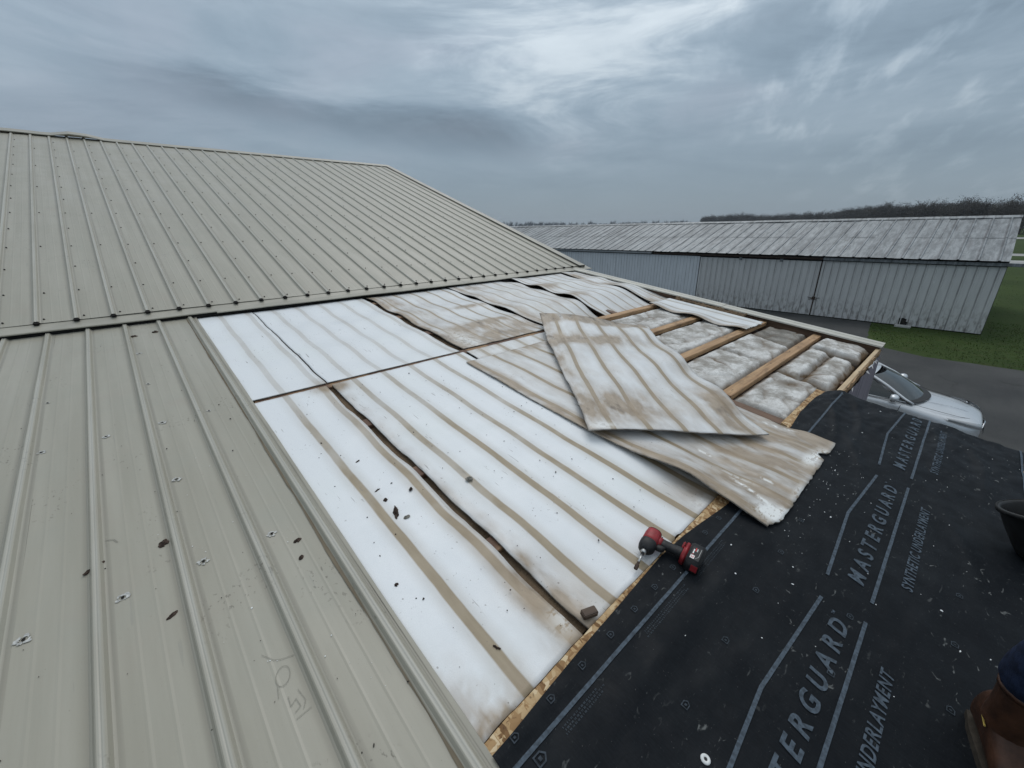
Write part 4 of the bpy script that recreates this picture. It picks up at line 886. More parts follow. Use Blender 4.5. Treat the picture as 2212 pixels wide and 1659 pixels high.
# ------------------------------------------------------------------ impact driver
RED = simple('red_plastic', (.27, .022, .026), .42, .4, var=.18, sc=40)
BLK = simple('black_rubber', (.018, .018, .019), .55, .35, var=.3, sc=60)
STEEL = simple('bright_steel', (.55, .55, .54), .32, .5, .8, var=.2, sc=60)
ad = Vector((-.985, -.172, 0)).normalized()
MD = MLOW @ Matrix(((ad.x, -ad.y, 0, 1.405), (ad.y, ad.x, 0, .676), (0, 0, 1, .011), (0, 0, 0, 1))) @ Matrix.Scale(1.02, 4)       # x towards the bit, y = handle side
drill = tag(empty('impact_driver', MD), 'red and black cordless impact driver lying on its side at the strand board edge', 'power tool')
def sup(cx, cy, cz, prof, axis, n=20, ex=2.6):   # lofted body of rounded rectangles: prof = (t, half width, half height, shift)
    V, F = [], []
    for t, a, b, sh in prof:
        for k in range(n):
            q = 2 * math.pi * k / n; c, s = math.cos(q), math.sin(q); p = a * math.copysign(abs(c) ** (2 / ex), c); r2 = b * math.copysign(abs(s) ** (2 / ex), s)
            V.append((cx + t, cy + p + sh, cz + r2) if axis == 'x' else (cx + p + sh, cy + t, cz + r2))
    for i in range(len(prof) - 1):
        for k in range(n): F.append((i * n + k, i * n + (k + 1) % n, (i + 1) * n + (k + 1) % n, (i + 1) * n + k))
    F += [tuple(range(n - 1, -1, -1)), tuple((len(prof) - 1) * n + k for k in range(n))]; return V, F
def part(name, m, V, F, smooth=True, parent=None):
    me = mesh(name, V, F, m, None, smooth); return ob(name, me, parent or drill)
V, F = sup(0, 0, .036, [(-.062, .016, .016, 0), (-.059, .026, .026, 0), (-.050, .0315, .0325, 0), (-.030, .034, .0345, 0), (.000, .034, .034, .001), (.020, .033, .033, .001)], 'x'); part('motor_housing', RED, V, F)
V, F = sup(0, 0, .036, [(-.0645, .012, .012, 0), (-.063, .022, .022, 0), (-.056, .0290, .0295, 0), (-.051, .0322, .0332, 0), (-.0495, .0322, .0332, 0)], 'x'); part('rear_cap', BLK, V, F)
V, F = sup(0, 0, .036, [(.018, .0335, .0340, .001), (.022, .0345, .0350, .001), (.045, .0335, .0335, .001), (.056, .029, .029, 0), (.066, .021, .021, 0), (.069, .014, .014, 0)], 'x'); part('gear_case', BLK, V, F)
b = G(); b.tube([(.066, 0, .036), (.078, 0, .034)], [.012, .0105], 14); b.tube([(.077, 0, .034), (.080, 0, .0337)], [.013, .013], 14); b.build('chuck_ring', STEEL, drill, None, True)
b = G(); b.tube([(.078, 0, .034), (.092, .001, .031)], .0065, 8); b.build('bit_collar', BLK, drill, None)
b = G(); b.tube([(.090, .001, .0315), (.128, .003, .022)], .0052, 8); b.build('bit_holder', STEEL, drill, None, True)
b = G(); b.tube([(.126, .003, .0225), (.141, .004, .019)], .0056, 6); b.tube([(.140, .004, .019), (.160, .005, .013)], .0080, 6); b.build('hex_socket', RUST, drill, None)
V, F = sup(-.020, 0, .033, [(.020, .030, .023, .002), (.034, .026, .021, .000), (.045, .021, .019, -.002)], 'y'); part('grip_collar', RED, V, F)
V, F = sup(-.022, 0, .033, [(.034, .0235, .0185, 0), (.060, .0205, .0180, -.001), (.090, .0200, .0175, -.004), (.122, .0225, .0190, -.008), (.130, .024, .020, -.009)], 'y'); part('grip', BLK, V, F)
V, F = sup(.010, 0, .034, [(.030, .010, .010, 0), (.036, .016, .012, .002), (.055, .014, .012, .000), (.066, .008, .010, -.006)], 'y'); part('trigger', BLK, V, F)
b = G(); b.box(-.078, .010, .128, .150, .004, .066); b.build('battery_foot', RED, drill, None, True, .006, 3)
b = G(); b.box(-.082, -.040, .118, .130, .012, .058); b.build('foot_shoulder', RED, drill, None, True, .005, 3)
b = G(); b.box(-.088, .022, .149, .208, .001, .072); bat = b.build('battery_pack', BLK, drill, None, True, .007, 3)
b = G(); b.box(-.060, .015, .158, .196, .0722, .0728); b.build('label_plate', simple('label_black', (.012, .012, .013), .4), bat, None)
LW = simple('label_white', (.75, .75, .74), .5); LR = simple('label_red', (.45, .03, .03), .5); LG = simple('label_silver', (.42, .42, .41), .4)
b = G(); b.box(-.008, .012, .161, .177, .0729, .0731); b.build('label_patch', LW, bat, None)
m = text_mesh('XC', .02, 0, 1.0)
me = m; xs_ = [v.co.x for v in me.vertices]; ys_ = [v.co.y for v in me.vertices]
for v in me.vertices: X0 = (v.co.x - min(xs_)) / (max(xs_) - min(xs_)); Y0 = (v.co.y - min(ys_)) / (max(ys_) - min(ys_)); v.co = (.010 - .016 * X0, .1752 - .012 * Y0, .0733)
me.materials.clear(); me.materials.append(LR); me.name = 'label_letters'; ob('label_letters', me, bat)
b = G()
for x0, x1, y, m_ in ((-.016, -.011, .165, 1), (-.030, -.018, .164, 0), (-.044, -.032, .164, 0), (-.055, -.034, .170, 1), (-.052, -.034, .176, 2)): b.box(x0, x1, y, y + .0045, .0729, .0731, m_)
b.add([(-.060, .190, .0730), (-.010, .190, .0730), (-.010, .1915, .0730), (-.060, .1915, .0730), (.008, .181, .0730), (.0095, .181, .0730)], [(0, 1, 2, 3), (1, 4, 5, 2)], 2); b.build('label_print', [LW, LR, LG], bat, None)
for x in (-.088, .022): b = G(); b.box(x - .0012, x + .0012, .176, .202, .018, .050); b.build('battery_latch', RED, bat, None, False, .001, 1)
b = G()
for k in range(4): b.box(-.074 + k * .008, -.070 + k * .008, .1285, .1300, .050, .0665)
b.build('foot_vent', BLK, drill, None)

# ------------------------------------------------------------------ debris
BRN = simple('dry_brown_bark', (.062, .043, .034), .85, .2, var=.5, sc=60, bump=.6, bsc=150)
GRYB = simple('grey_chip', (.20, .19, .165), .85, .2, var=.4, sc=60, bump=.6, bsc=150)
def lump(name, label, cat, X, V_, h, L, Wd, Hh, ang, m, sd, curl=0.0, group=None):
    L *= 1.1; Wd *= 1.15; Hh *= 1.25
    nu, nv = 16, 7; P_ = []
    for i in range(nu):
        a = i / (nu - 1); prof = (math.sin(math.pi * min(.98, max(.02, a))) ** .55) * (1 + .45 * fn(a * 5, sd))
        for j in range(nv):
            c = j / (nv - 1) - .5; y = c * Wd * prof + .25 * Wd * fn(a * 2.5, sd + 3); z = Hh * (.25 - c * c) * 3.2 * prof * (1 + .8 * fn(a * 6, c * 5, sd)) + curl * (2 * a - 1) ** 2
            P_.append(((a - .5) * L, y, max(.0005, z)))
    n = nu * nv; top = np.array(P_); bot = top.copy(); bot[:, 2] = np.maximum(-.0008, bot[:, 2] - .003); F = grid_faces(nu, nv).tolist(); f = F + [[q + n for q in x[::-1]] for x in F]
    ring = [i * nv for i in range(nu)] + [(nu - 1) * nv + j for j in range(1, nv)] + [i * nv + nv - 1 for i in range(nu - 2, -1, -1)] + [j for j in range(nv - 2, 0, -1)]
    f += [[b, a, a + n, b + n] for a, b in zip(ring, ring[1:] + ring[:1])]
    me = mesh(name, np.concatenate([top, bot]), f, m, None, False)
    return tag(ob(name, me, None, MLOW @ Matrix.Translation((X, V_, h)) @ Matrix.Rotation(ang, 4, 'Z')), label, cat, group)
GP = 'brown scraps scattered over the roof'
lump('bark_scrap', 'round crumbled brown scrap on the tan metal, highest of those near the bottom left', 'scrap', -.153, 1.947, .0075, .040, .026, .008, 1.0, BRN, 1, group=GP)
lump('dead_leaf', 'curled pointed brown leaf lying against a rib of the tan roof', 'leaf', -.355, 1.955, .0075, .062, .018, .007, .55, BRN, 2, .006)
lump('wood_chip', 'small brown wood chip between two ribs, lowest of the scraps on the tan metal', 'scrap', -.168, 1.564, .0075, .034, .014, .006, .5, BRN, 3, group=GP)
lump('bark_scrap', 'ragged brown scrap in the tan pan next to the white board, upper of two', 'scrap', .256, 1.641, .0075, .030, .018, .007, .2, BRN, 4, group=GP)
lump('bark_scrap', 'small brown scrap in the tan pan next to the white board, lower of two', 'scrap', .239, 1.544, .0075, .022, .015, .006, .8, BRN, 5, group=GP)
lump('twig', 'thick dark crooked twig on the white board left of the wavy crack', 'twig', .652, 1.543, .003, .080, .020, .014, 1.15, BRN, 6)
lump('wood_chip', 'flat grey brown chip right beside the crooked twig', 'scrap', .676, 1.487, .003, .030, .018, .006, .1, GRYB, 7, group=GP)
lump('bark_scrap', 'dark scrap above the crooked twig, left of the next one', 'scrap', .652, 1.646, .003, .022, .016, .008, 1.2, BRN, 8, group=GP)
lump('bark_scrap', 'dark two lobed scrap nearest to the crack above the twig', 'scrap', .786, 1.642, .003, .026, .014, .008, .9, BRN, 9, group=GP)
lump('dead_leaf', 'crumpled grey brown leaf on the broad striped board right of the crack', 'leaf', 1.064, 1.529, .004, .034, .030, .008, .3, GRYB, 10)
lump('wood_chip', 'thin brown sliver lying on the white board above the twig', 'scrap', .653, 1.732, .003, .030, .008, .004, .3, BRN, 11, group=GP)
lump('wood_chip', 'thin brown sliver farthest up the white board left of the crack', 'scrap', .676, 2.008, .002, .026, .008, .004, .4, BRN, 12, group=GP)
lump('bark_scrap', 'black scrap on the tan metal under the high eave, right one of the pair', 'scrap', .073, 4.756, .0075, .040, .030, .012, .3, BRN, 13, group=GP)
lump('bark_scrap', 'black scrap on the tan metal under the high eave, left one of the pair', 'scrap', -.071, 4.713, .0075, .045, .024, .010, .1, BRN, 14, group=GP)
lump('dead_leaf', 'black curled leaf stem on the last stripe before the strand board', 'leaf', .611, .776, .003, .026, .007, .006, -1.1, BRN, 15, .004)
lump('bark_scrap', 'dark scrap on the white board close to the tan sheet edge', 'scrap', .470, 1.20, .003, .016, .013, .006, .2, BRN, 17, group=GP)
g = G(); g.box(-.032, .028, -.016, .016, 0, .022); o = g.build('wood_block', m_wood('rotten_wood', (.06, .042, .032), (.13, .09, .065), .5), None, MLOW @ Matrix.Translation((.950, .648, .004)) @ Matrix.Rotation(-.35, 4, 'Z'), bevel=.003); tag(o, 'broken dark brown wood block at the end of the wavy crack', 'wood block')
# plastic cap washer
g = G(); MW = MLOW @ Matrix.Translation((.854, .168, uh(.854, .168) + .0015))
g.lathe([(.0, .0015), (.0045, .0012), (.0055, .003), (.0085, .0035), (.0125, .0025), (.0135, .0)], 24); o = g.build('cap_washer', simple('white_plastic', (.70, .71, .70), .45), None, MW, True); tag(o, 'small white plastic cap washer on the underlayment near the bottom edge', 'washer')
b = G(); b.prism([(math.cos(a) * .0042, math.sin(a) * .0042) for a in np.linspace(0, 6.28, 11)[:-1]], .0013, .0026); b.build('cap_head', BLK, o, None)
o_par = o
# crumbs nobody could count
def crumbs(name, label, pts, hf, m, smin, smax, thin=.35):
    V, F = [], []; r = np.random.default_rng(len(pts))
    for (x, v) in pts:
        s = r.uniform(smin, smax) * (1.0 if r.random() < .85 else 1.9); a = r.uniform(0, 3.14); e = r.uniform(.35, 1.0); z = hf(x, v); b = len(V); k = 5
        for lay in (0, 1):
            for q in range(k):
                t = q / k * 6.283; rr = s * r.uniform(.7, 1.15) * (1 - .25 * lay); px, py = math.cos(t) * rr, math.sin(t) * rr * e
                V.append((x + px * math.cos(a) - py * math.sin(a), v + px * math.sin(a) + py * math.cos(a), z + lay * s * thin + .0004))
        F += [tuple(b + k + q for q in range(k))] + [(b + q, b + (q + 1) % k, b + k + (q + 1) % k, b + k + q) for q in range(k)]
    return tag(ob(name, mesh(name, V, F, m), None, MLOW), label, 'debris', kind='stuff')
pts = [(x, v) for x, v in zip(rng.uniform(.5, 4.1, 60), rng.uniform(-.55, .52, 60)) if v < utop(x) - .03 and not (1.95 < x < 3.2 and v > .33)]
pts += [(x, v) for x, v in zip(rng.normal(2.6, .40, 42), .31 - np.abs(rng.normal(0, .09, 42))) if x < 3.9]
crumbs('foam_crumbs', 'tiny white foam crumbs scattered over the black underlayment', pts, lambda x, v: uh(x, v), simple('foam_crumb', (.80, .82, .82), .6), .0015, .0036)
pts = [(x, v) for x, v in zip(rng.uniform(.45, 2.0, 115), .66 + 2.25 * rng.uniform(0, 1, 115) ** 1.2)]
crumbs('dirt_crumbs', 'tiny dark dirt crumbs scattered over the white boards', [p for p in pts if abs(p[0] - .89) > .04], lambda x, v: .004, simple('dark_crumb', (.03, .024, .02), .9), .0014, .0042, .6)
pts = list(zip(rng.uniform(-1.0, .36, 110), .3 + 4.4 * rng.uniform(0, 1, 110) ** 1.4)); crumbs('roof_crumbs', 'tiny dark specks of dirt on the tan metal sheets', pts, lambda x, v: .0085, simple('dark_crumb_2', (.03, .026, .022), .9), .0012, .0032, .6)
pts = list(zip(rng.uniform(-.2, .36, 46), rng.uniform(.5, 2.6, 46))); crumbs('pale_crumbs', 'tiny white foam crumbs on the tan metal beside the white board', pts, lambda x, v: .0085, simple('foam_crumb_2', (.78, .8, .79), .6), .0012, .0030)

# ------------------------------------------------------------------ black bucket at the right edge
BUK = simple('black_bucket_rubber', (.012, .0125, .013), .5, .4, var=.3, sc=20)
ax = (cu * 1.0 + Vector((-.10, .03, 0))).normalized(); xx = ax.orthogonal().normalized(); yy = ax.cross(xx); bp = Lp(2.790, -.575, .035)
MB_ = Matrix(((xx.x, yy.x, ax.x, bp.x), (xx.y, yy.y, ax.y, bp.y), (xx.z, yy.z, ax.z, bp.z), (0, 0, 0, 1))) @ Matrix.Scale(.92, 4)
bk = tag(empty('bucket', MB_), 'black rubber bucket leaning at the right edge of the underlayment', 'bucket')
g = G(); g.lathe([(.0, 0), (.085, 0), (.105, .012), (.125, .05), (.150, .15), (.168, .25), (.172, .262), (.164, .262), (.158, .25), (.140, .15), (.115, .055), (.0, .03)], 40); g.build('bucket_body', BUK, bk, None, True)
g = G(); g.lathe([(.170, .240), (.178, .242), (.178, .262), (.170, .264)], 40); g.build('bucket_rim', BUK, bk, None, True)
r_ = random.Random(8); g = G()
for k in range(7):
    a = r_.uniform(2.6, 4.4); z = r_.uniform(.10, .2); rr = .152 + (z - .15) * .2
    n = 7; ct = [(rr * math.cos(a + math.cos(t) * .05 * r_.uniform(.6, 1)), rr * math.sin(a + math.cos(t) * .05 * r_.uniform(.6, 1)), z + math.sin(t) * .012) for t in np.linspace(0, 6.28, n + 1)[:-1]]; g.add([(x * 1.012, y * 1.012, zz) for x, y, zz in ct], [tuple(range(n))])
g.build('reflection_patch', simple('tan_reflection', (.30, .22, .15), .8), bk, None)  # tan patches painted on as reflections in the black rubber

# ------------------------------------------------------------------ person standing at the right edge (heel and cuff in frame)
def skin_mesh(name, verts, edges, radii, m, sub=2, root=0):
    me = bpy.data.meshes.new(name); me.from_pydata(verts, edges, []); o = bpy.data.objects.new(name, me); COL.objects.link(o)
    o.modifiers.new('s', 'SKIN'); sv_ = me.skin_vertices[0].data
    for i, r in enumerate(radii): sv_[i].radius = r if isinstance(r, tuple) else (r, r); sv_[i].use_root = (i == root)
    sd = o.modifiers.new('d', 'SUBSURF'); sd.levels = sub; sd.render_levels = sub
    bpy.context.view_layer.update(); nm = bpy.data.meshes.new_from_object(o.evaluated_get(bpy.context.evaluated_depsgraph_get())); bpy.data.objects.remove(o); bpy.data.meshes.remove(me)
    nm.name = name; nm.materials.clear(); nm.materials.append(m); nm.polygons.foreach_set('use_smooth', [True] * len(nm.polygons)); return nm
SKIN = simple('skin', (.45, .27, .19), .55, .35); JEAN = simple('blue_denim', (.012, .019, .042), .85, .15, var=.4, sc=40, bump=.5, bsc=300)
LEA = simple('brown_boot_leather', (.044, .018, .009), .55, .35, var=.45, sc=18, bump=.4, bsc=90); SOLE = simple('boot_sole', (.045, .038, .030), .85, .15, var=.3, sc=40)
JACK = simple('dark_jacket', (.03, .032, .036), .8, .2); HAIR = simple('dark_hair', (.03, .02, .014), .6)
px, pv = 1.505, -.39; base = Lp(px, pv, .018); yawp = R(109)
MP = Matrix.Translation(base) @ Matrix.Rotation(yawp, 4, 'Z')            # person frame: x right, y forward, z up
person = tag(empty('person', MP), 'person in blue jeans and brown boots at the right edge, mostly out of view', 'person')
fl = -.05
sv_, se, sr = [], [], []
def J(p, r, par=None):
    sv_.append(p); sr.append(r)
    if par is not None: se.append((par, len(sv_) - 1))
    return len(sv_) - 1
cx_ = -.22                         # left leg at x=0 carries weight; body centre between the feet
pel = J((-.13, .02, .95), .13); sp1 = J((-.13, .03, 1.12), .13, pel); ch = J((-.13, .02, 1.34), .145, sp1); nk = J((-.13, .03, 1.50), .062, ch); hd = J((-.13, .06, 1.62), (.074, .088), nk); ht = J((-.13, .05, 1.73), .075, hd)
for s, fx, fy in ((1, 0.0, 0.0), (-1, -.30, .10)):
    hp = J((-.13 + s * .09, .02, .90), .095, pel); kn = J(((-.13 + s * .09 + fx) / 2, .05 + fy * .5, .50), .062, hp); J((fx, fy, .17), .034, kn)
    sh = J((-.13 + s * .19, .02, 1.40), .058, ch); el = J((-.13 + s * .25, -.02, 1.12), .043, sh); wr = J((-.13 + s * .25, .10, .88), .029, el); pm = J((-.13 + s * .25, .13, .81), (.035, .020), wr)
    for q in range(4): a = J((-.13 + s * .25 + (q - 1.5) * .018, .145, .75), .0085, pm); J((-.13 + s * .25 + (q - 1.5) * .017, .150, .705 - (.012 if q in (1, 2) else 0)), .0075, a)
    t = J((-.13 + s * .21, .150, .79), .010, pm); J((-.13 + s * .195, .165, .745), .0085, t)
ob('body', skin_mesh('body', sv_, se, sr, SKIN), person, WM[person.name])
jv, je, jr = [], [], []
def K(p, r, par=None):
    jv.append(p); jr.append(r)
    if par is not None: je.append((par, len(jv) - 1))
    return len(jv) - 1
p0 = K((-.13, .02, 1.00), (.17, .13))
for s, fx, fy in ((1, 0.0, 0.0), (-1, -.30, .10)):
    a = K((-.13 + s * .095, .02, .88), .115, p0); b_ = K(((-.13 + s * .09 + fx) / 2, .05 + fy * .5, .50), .085, a); c_ = K((fx, fy - .005, .33), .076, b_); K((fx, fy - .012, .245), .076, c_)
ob('jeans', skin_mesh('jeans', jv, je, jr, JEAN), person, WM[person.name])
jm = skin_mesh('jacket', [(-.13, .02, .80), (-.13, .02, .92), (-.13, .025, 1.08), (-.13, .02, 1.24), (-.13, .015, 1.40), (-.13, .03, 1.50), (-.315, .015, 1.40), (-.385, -.02, 1.12), (-.385, .08, .89), (.055, .015, 1.40), (.125, -.02, 1.12), (.125, .08, .89)],
               [(0, 1), (1, 2), (2, 3), (3, 4), (4, 5), (4, 6), (6, 7), (7, 8), (4, 9), (9, 10), (10, 11)], [(.20, .15), (.205, .155), (.20, .15), (.205, .155), (.19, .13), (.075, .07), .088, .066, .052, .088, .066, .052], JACK)
ob('jacket', jm, person, WM[person.name])
g = G(); g.lathe([(0, .098), (.045, .088), (.076, .060), (.089, .018), (.086, -.02), (.078, -.05)], 24, Matrix.Translation((-.13, .040, 1.715)) @ Matrix.Rotation(R(14), 4, 'X')); g.build('hair', HAIR, person, WM[person.name], True)
hdM = Matrix.Translation((-.13, .06, 1.635)); P0 = WM[person.name] @ hdM
g = G(); g.tube([(0, .066, .032), (0, .083, .004), (0, .094, -.012), (0, .074, -.022)], [.006, .010, .013, .008], 10); g.build('nose', SKIN, person, P0, True)
EYW = simple('eye_white', (.5, .49, .47), .3); IRIS = simple('dark_iris', (.03, .02, .015), .2)
for sg in (-1, 1):
    g = G(); g.lathe([(0, .0095), (.005, .008), (.0085, .004), (.0095, 0), (.0085, -.004), (0, -.0095)], 14, Matrix.Translation((sg * .030, .064, .030)) @ Matrix.Rotation(-math.pi / 2, 4, 'X')); e = g.build('eye', EYW, person, P0, True)
    g = G(); g.lathe([(0, .0104), (.003, .0098), (.0045, .0085)], 12, Matrix.Translation((sg * .030, .064, .030)) @ Matrix.Rotation(-math.pi / 2, 4, 'X')); g.build('iris', IRIS, e, P0, True)
    g = G(); g.tube([(sg * .016, .074, .046), (sg * .030, .073, .050), (sg * .046, .062, .045)], [.003, .004, .002], 6); g.build('eyebrow', HAIR, person, P0, True)
    g = G(); g.lathe([(0, .006), (.014, .008), (.021, .002), (.018, -.004)], 12, Matrix.Translation((sg * .076, -.004, .010)) @ Matrix.Rotation(sg * math.pi / 2, 4, 'Y') @ Matrix.Scale(1.4, 4, (1, 0, 0))); g.build('ear', SKIN, person, P0, True)
g = G(); g.tube([(-.024, .068, -.040), (0, .079, -.042), (.024, .068, -.040)], [.002, .005, .002], 8, flat=.7); g.build('mouth', simple('lips', (.34, .16, .13), .5), person, P0, True)
def boot(fx, fy, dz=0.0):
    st = [(-.105, .030, .020, .10), (-.098, .036, .022, .16), (-.06, .042, .024, .20), (0, .048, .022, .17), (.06, .050, .018, .115), (.12, .053, .014, .085), (.17, .048, .012, .072), (.20, .030, .012, .050)]
    V, F = [], []; n = 14
    for y, wd, z0, zt in st:
        for k in range(n):
            q = 2 * math.pi * k / n; c, s = math.cos(q), math.sin(q); V.append((fx + wd * math.copysign(abs(c) ** .8, c), fy + y, (zt + z0) / 2 + (zt - z0) / 2 * math.copysign(abs(s) ** .8, s)))
    for i in range(len(st) - 1):
        for k in range(n): F.append((i * n + k, (i + 1) * n + k, (i + 1) * n + (k + 1) % n, i * n + (k + 1) % n))
    F += [tuple(range(n)), tuple((len(st) - 1) * n + k for k in range(n - 1, -1, -1))]
    o = ob('boot', mesh('boot', V, F, LEA, None, True), person, WM[person.name]); o.location.z += dz
    sd = o.modifiers.new('d', 'SUBSURF'); sd.levels = sd.render_levels = 2
    g = G(); g.tube([(fx, fy - .01, .13), (fx, fy - .005, .20), (fx, fy - .005, .27)], [.056, .056, .058], 18, cap=False); g.tube([(fx, fy - .005, .262), (fx, fy - .005, .275)], .062, 18); g.build('boot_shaft', LEA, o, WM[person.name], True)
    g = G(); ol = [(fx + (.037 + .014 * sst(-.1, .1, y)) * (1 - sst(.13, .215, y) * .75) * (1 - .35 * sst(-.06, -.118, y)) * s, fy + y) for s, rng_ in ((1, np.linspace(-.118, .215, 14)), (-1, np.linspace(.215, -.118, 14))) for y in rng_]
    g.prism(ol, -.016, .022); g.build('boot_sole', SOLE, o, WM[person.name], False)
    g = G(); g.tube([(fx - .052, fy + .01, .115), (fx - .03, fy - .075, .105), (fx, fy - .10, .10), (fx + .03, fy - .075, .105), (fx + .052, fy + .01, .115)], .0022, 5); g.build('boot_seam', simple('yellow_thread', (.45, .33, .08), .7), o, WM[person.name])
boot(0, 0); boot(-.30, .10, -.04)

# ------------------------------------------------------------------ silver car on the drive
def m_paint():
    m, n, b = mat('silver_car_paint', .30, .5, .45); co = n.coord()
    n.put(b.inputs['Base Color'], n.mix(n.ss(n.noise(co, 3, 3), .3, .7), (.58, .60, .62), (.64, .66, .68))); b.inputs['Coat Weight'].default_value = .6; b.inputs['Coat Roughness'].default_value = .12; return m
PAINT = m_paint()
GLS, _, gb = mat('tinted_glass', .06, .6); gb.inputs['Base Color'].default_value = (.012, .018, .018, 1); gb.inputs['Coat Weight'].default_value = .5
BLP = simple('black_plastic', (.016, .016, .017), .55, .35); CHR = simple('chrome', (.62, .63, .64), .15, .5, 1.0, var=.05); TYRE = simple('tyre_rubber', (.02, .02, .02), .8, .2)
LMP, _, lb = mat('headlamp_lens', .08, .6, .2); lb.inputs['Base Color'].default_value = (.34, .35, .36, 1); lb.inputs['Coat Weight'].default_value = .8
MC = Matrix.Translation((13.27, -1.07, .004)) @ Matrix.Rotation(-1.54632, 4, 'Z')
def nose(x): return -1.36 + (x + 1.36) * .91 if x > -1.36 else x
car = tag(empty('parked_car', MC), 'silver four door sedan parked on the asphalt behind the annex wall', 'car')
def loft(name, st, m, parent=car, sub=2, close=True):
    # st: list of (x, [(y,z),...half section from sill to centre line])
    V, F = [], []; q = len(st[0][1]); n = 2 * q - 1
    for x, sec in st:
        xs_ = x if isinstance(x, (list, tuple)) else [x] * q
        half = [(xs_[i], y, z) for i, (y, z) in enumerate(sec)]; V += half + [(a, -b, c) for a, b, c in half[-2::-1]]
    for i in range(len(st) - 1):
        for k in range(n - 1): F.append((i * n + k, i * n + k + 1, (i + 1) * n + k + 1, (i + 1) * n + k))
    if close: F += [tuple(range(n - 1, -1, -1)), tuple((len(st) - 1) * n + k for k in range(n))]
    o = ob(name, mesh(name, V, F, m, None, True), parent)
    if sub: s = o.modifiers.new('d', 'SUBSURF'); s.levels = s.render_levels = sub
    return o
def sec(w_, zs, zsh, zt, zc, drop=.0):      # rocker, widest, shoulder, edge of top, inner, centre
    return [(w_ * .93, zs), (w_ * .985, zs + .16), (w_, zs + .34), (w_ * .985, zsh - .09), (w_ * .93, zsh - .01), (w_ * .84, zt), (w_ * .45, zc - .008), (0, zc)]
st = [(0.02, [(.30, .24), (.42, .34), (.50, .44), (.50, .54), (.46, .60), (.40, .635), (.22, .655), (0, .66)]),
      (-.05, [(.56, .22), (.66, .33), (.70, .44), (.69, .55), (.65, .62), (.55, .665), (.30, .700), (0, .705)]),
      (-.18, [(.74, .20), (.80, .34), (.83, .46), (.81, .58), (.77, .655), (.66, .705), (.36, .755), (0, .76)]),
      (-.45, sec(.90, .20, .735, .76, .835)), (-.80, sec(.915, .20, .80, .83, .895)), (-1.15, sec(.92, .20, .865, .885, .945)), (-1.45, sec(.925, .20, .925, .955, .985)),
      (-1.9, sec(.925, .20, .96, .985, 1.0)), (-2.6, sec(.925, .20, .975, .99, 1.0)), (-3.4, sec(.92, .20, .985, 1.0, 1.0)), (-3.95, sec(.915, .22, 1.0, 1.02, 1.04)), (-4.5, sec(.88, .25, 1.0, 1.03, 1.06)), (-4.80, sec(.80, .30, .93, .97, 1.0)), (-4.86, sec(.72, .36, .84, .88, .92))]
def lift(x, z): return z + .055 * min(1, max(0, (x + 1.5) / 1.2)) * sst(.40, .62, z)
loft('car_body', [(nose(x), [(y, lift(x, z)) for y, z in q]) for x, q in st], PAINT)
def patch(name, A, B, C, D, bulge, m, n=9, ny=11, parent=car, thick=.0):   # A,B lower; D,C upper ; bulge along z / x
    A, B, C, D = map(Vector, (A, B, C, D)); V = []
    for i in range(n):
        a = i / (n - 1)
        for j in range(ny):
            c = j / (ny - 1); p = A.lerp(B, c).lerp(D.lerp(C, c), a); bb = 4 * c * (1 - c); b2 = 4 * a * (1 - a); V.append(p + Vector(bulge[0]) * bb + Vector(bulge[1]) * b2)
    return ob(name, mesh(name, V, grid_faces(n, ny), m, None, True), parent)
wsA, wsB, wsC, wsD = (-1.36, -.76, .985), (-1.36, .76, .985), (-2.12, .575, 1.40), (-2.12, -.575, 1.40)
patch('windshield', wsA, wsB, wsC, wsD, ((.20, 0, .02), (.02, 0, .03)), GLS)
patch('car_roof', (-2.10, -.60, 1.402), (-2.10, .60, 1.402), (-3.42, .56, 1.400), (-3.42, -.56, 1.400), ((.06, 0, .055), (0, 0, .035)), PAINT)
patch('rear_window', (-4.05, .66, 1.04), (-4.05, -.66, 1.04), (-3.42, -.545, 1.40), (-3.42, .545, 1.40), ((-.12, 0, .03), (0, 0, .02)), GLS)
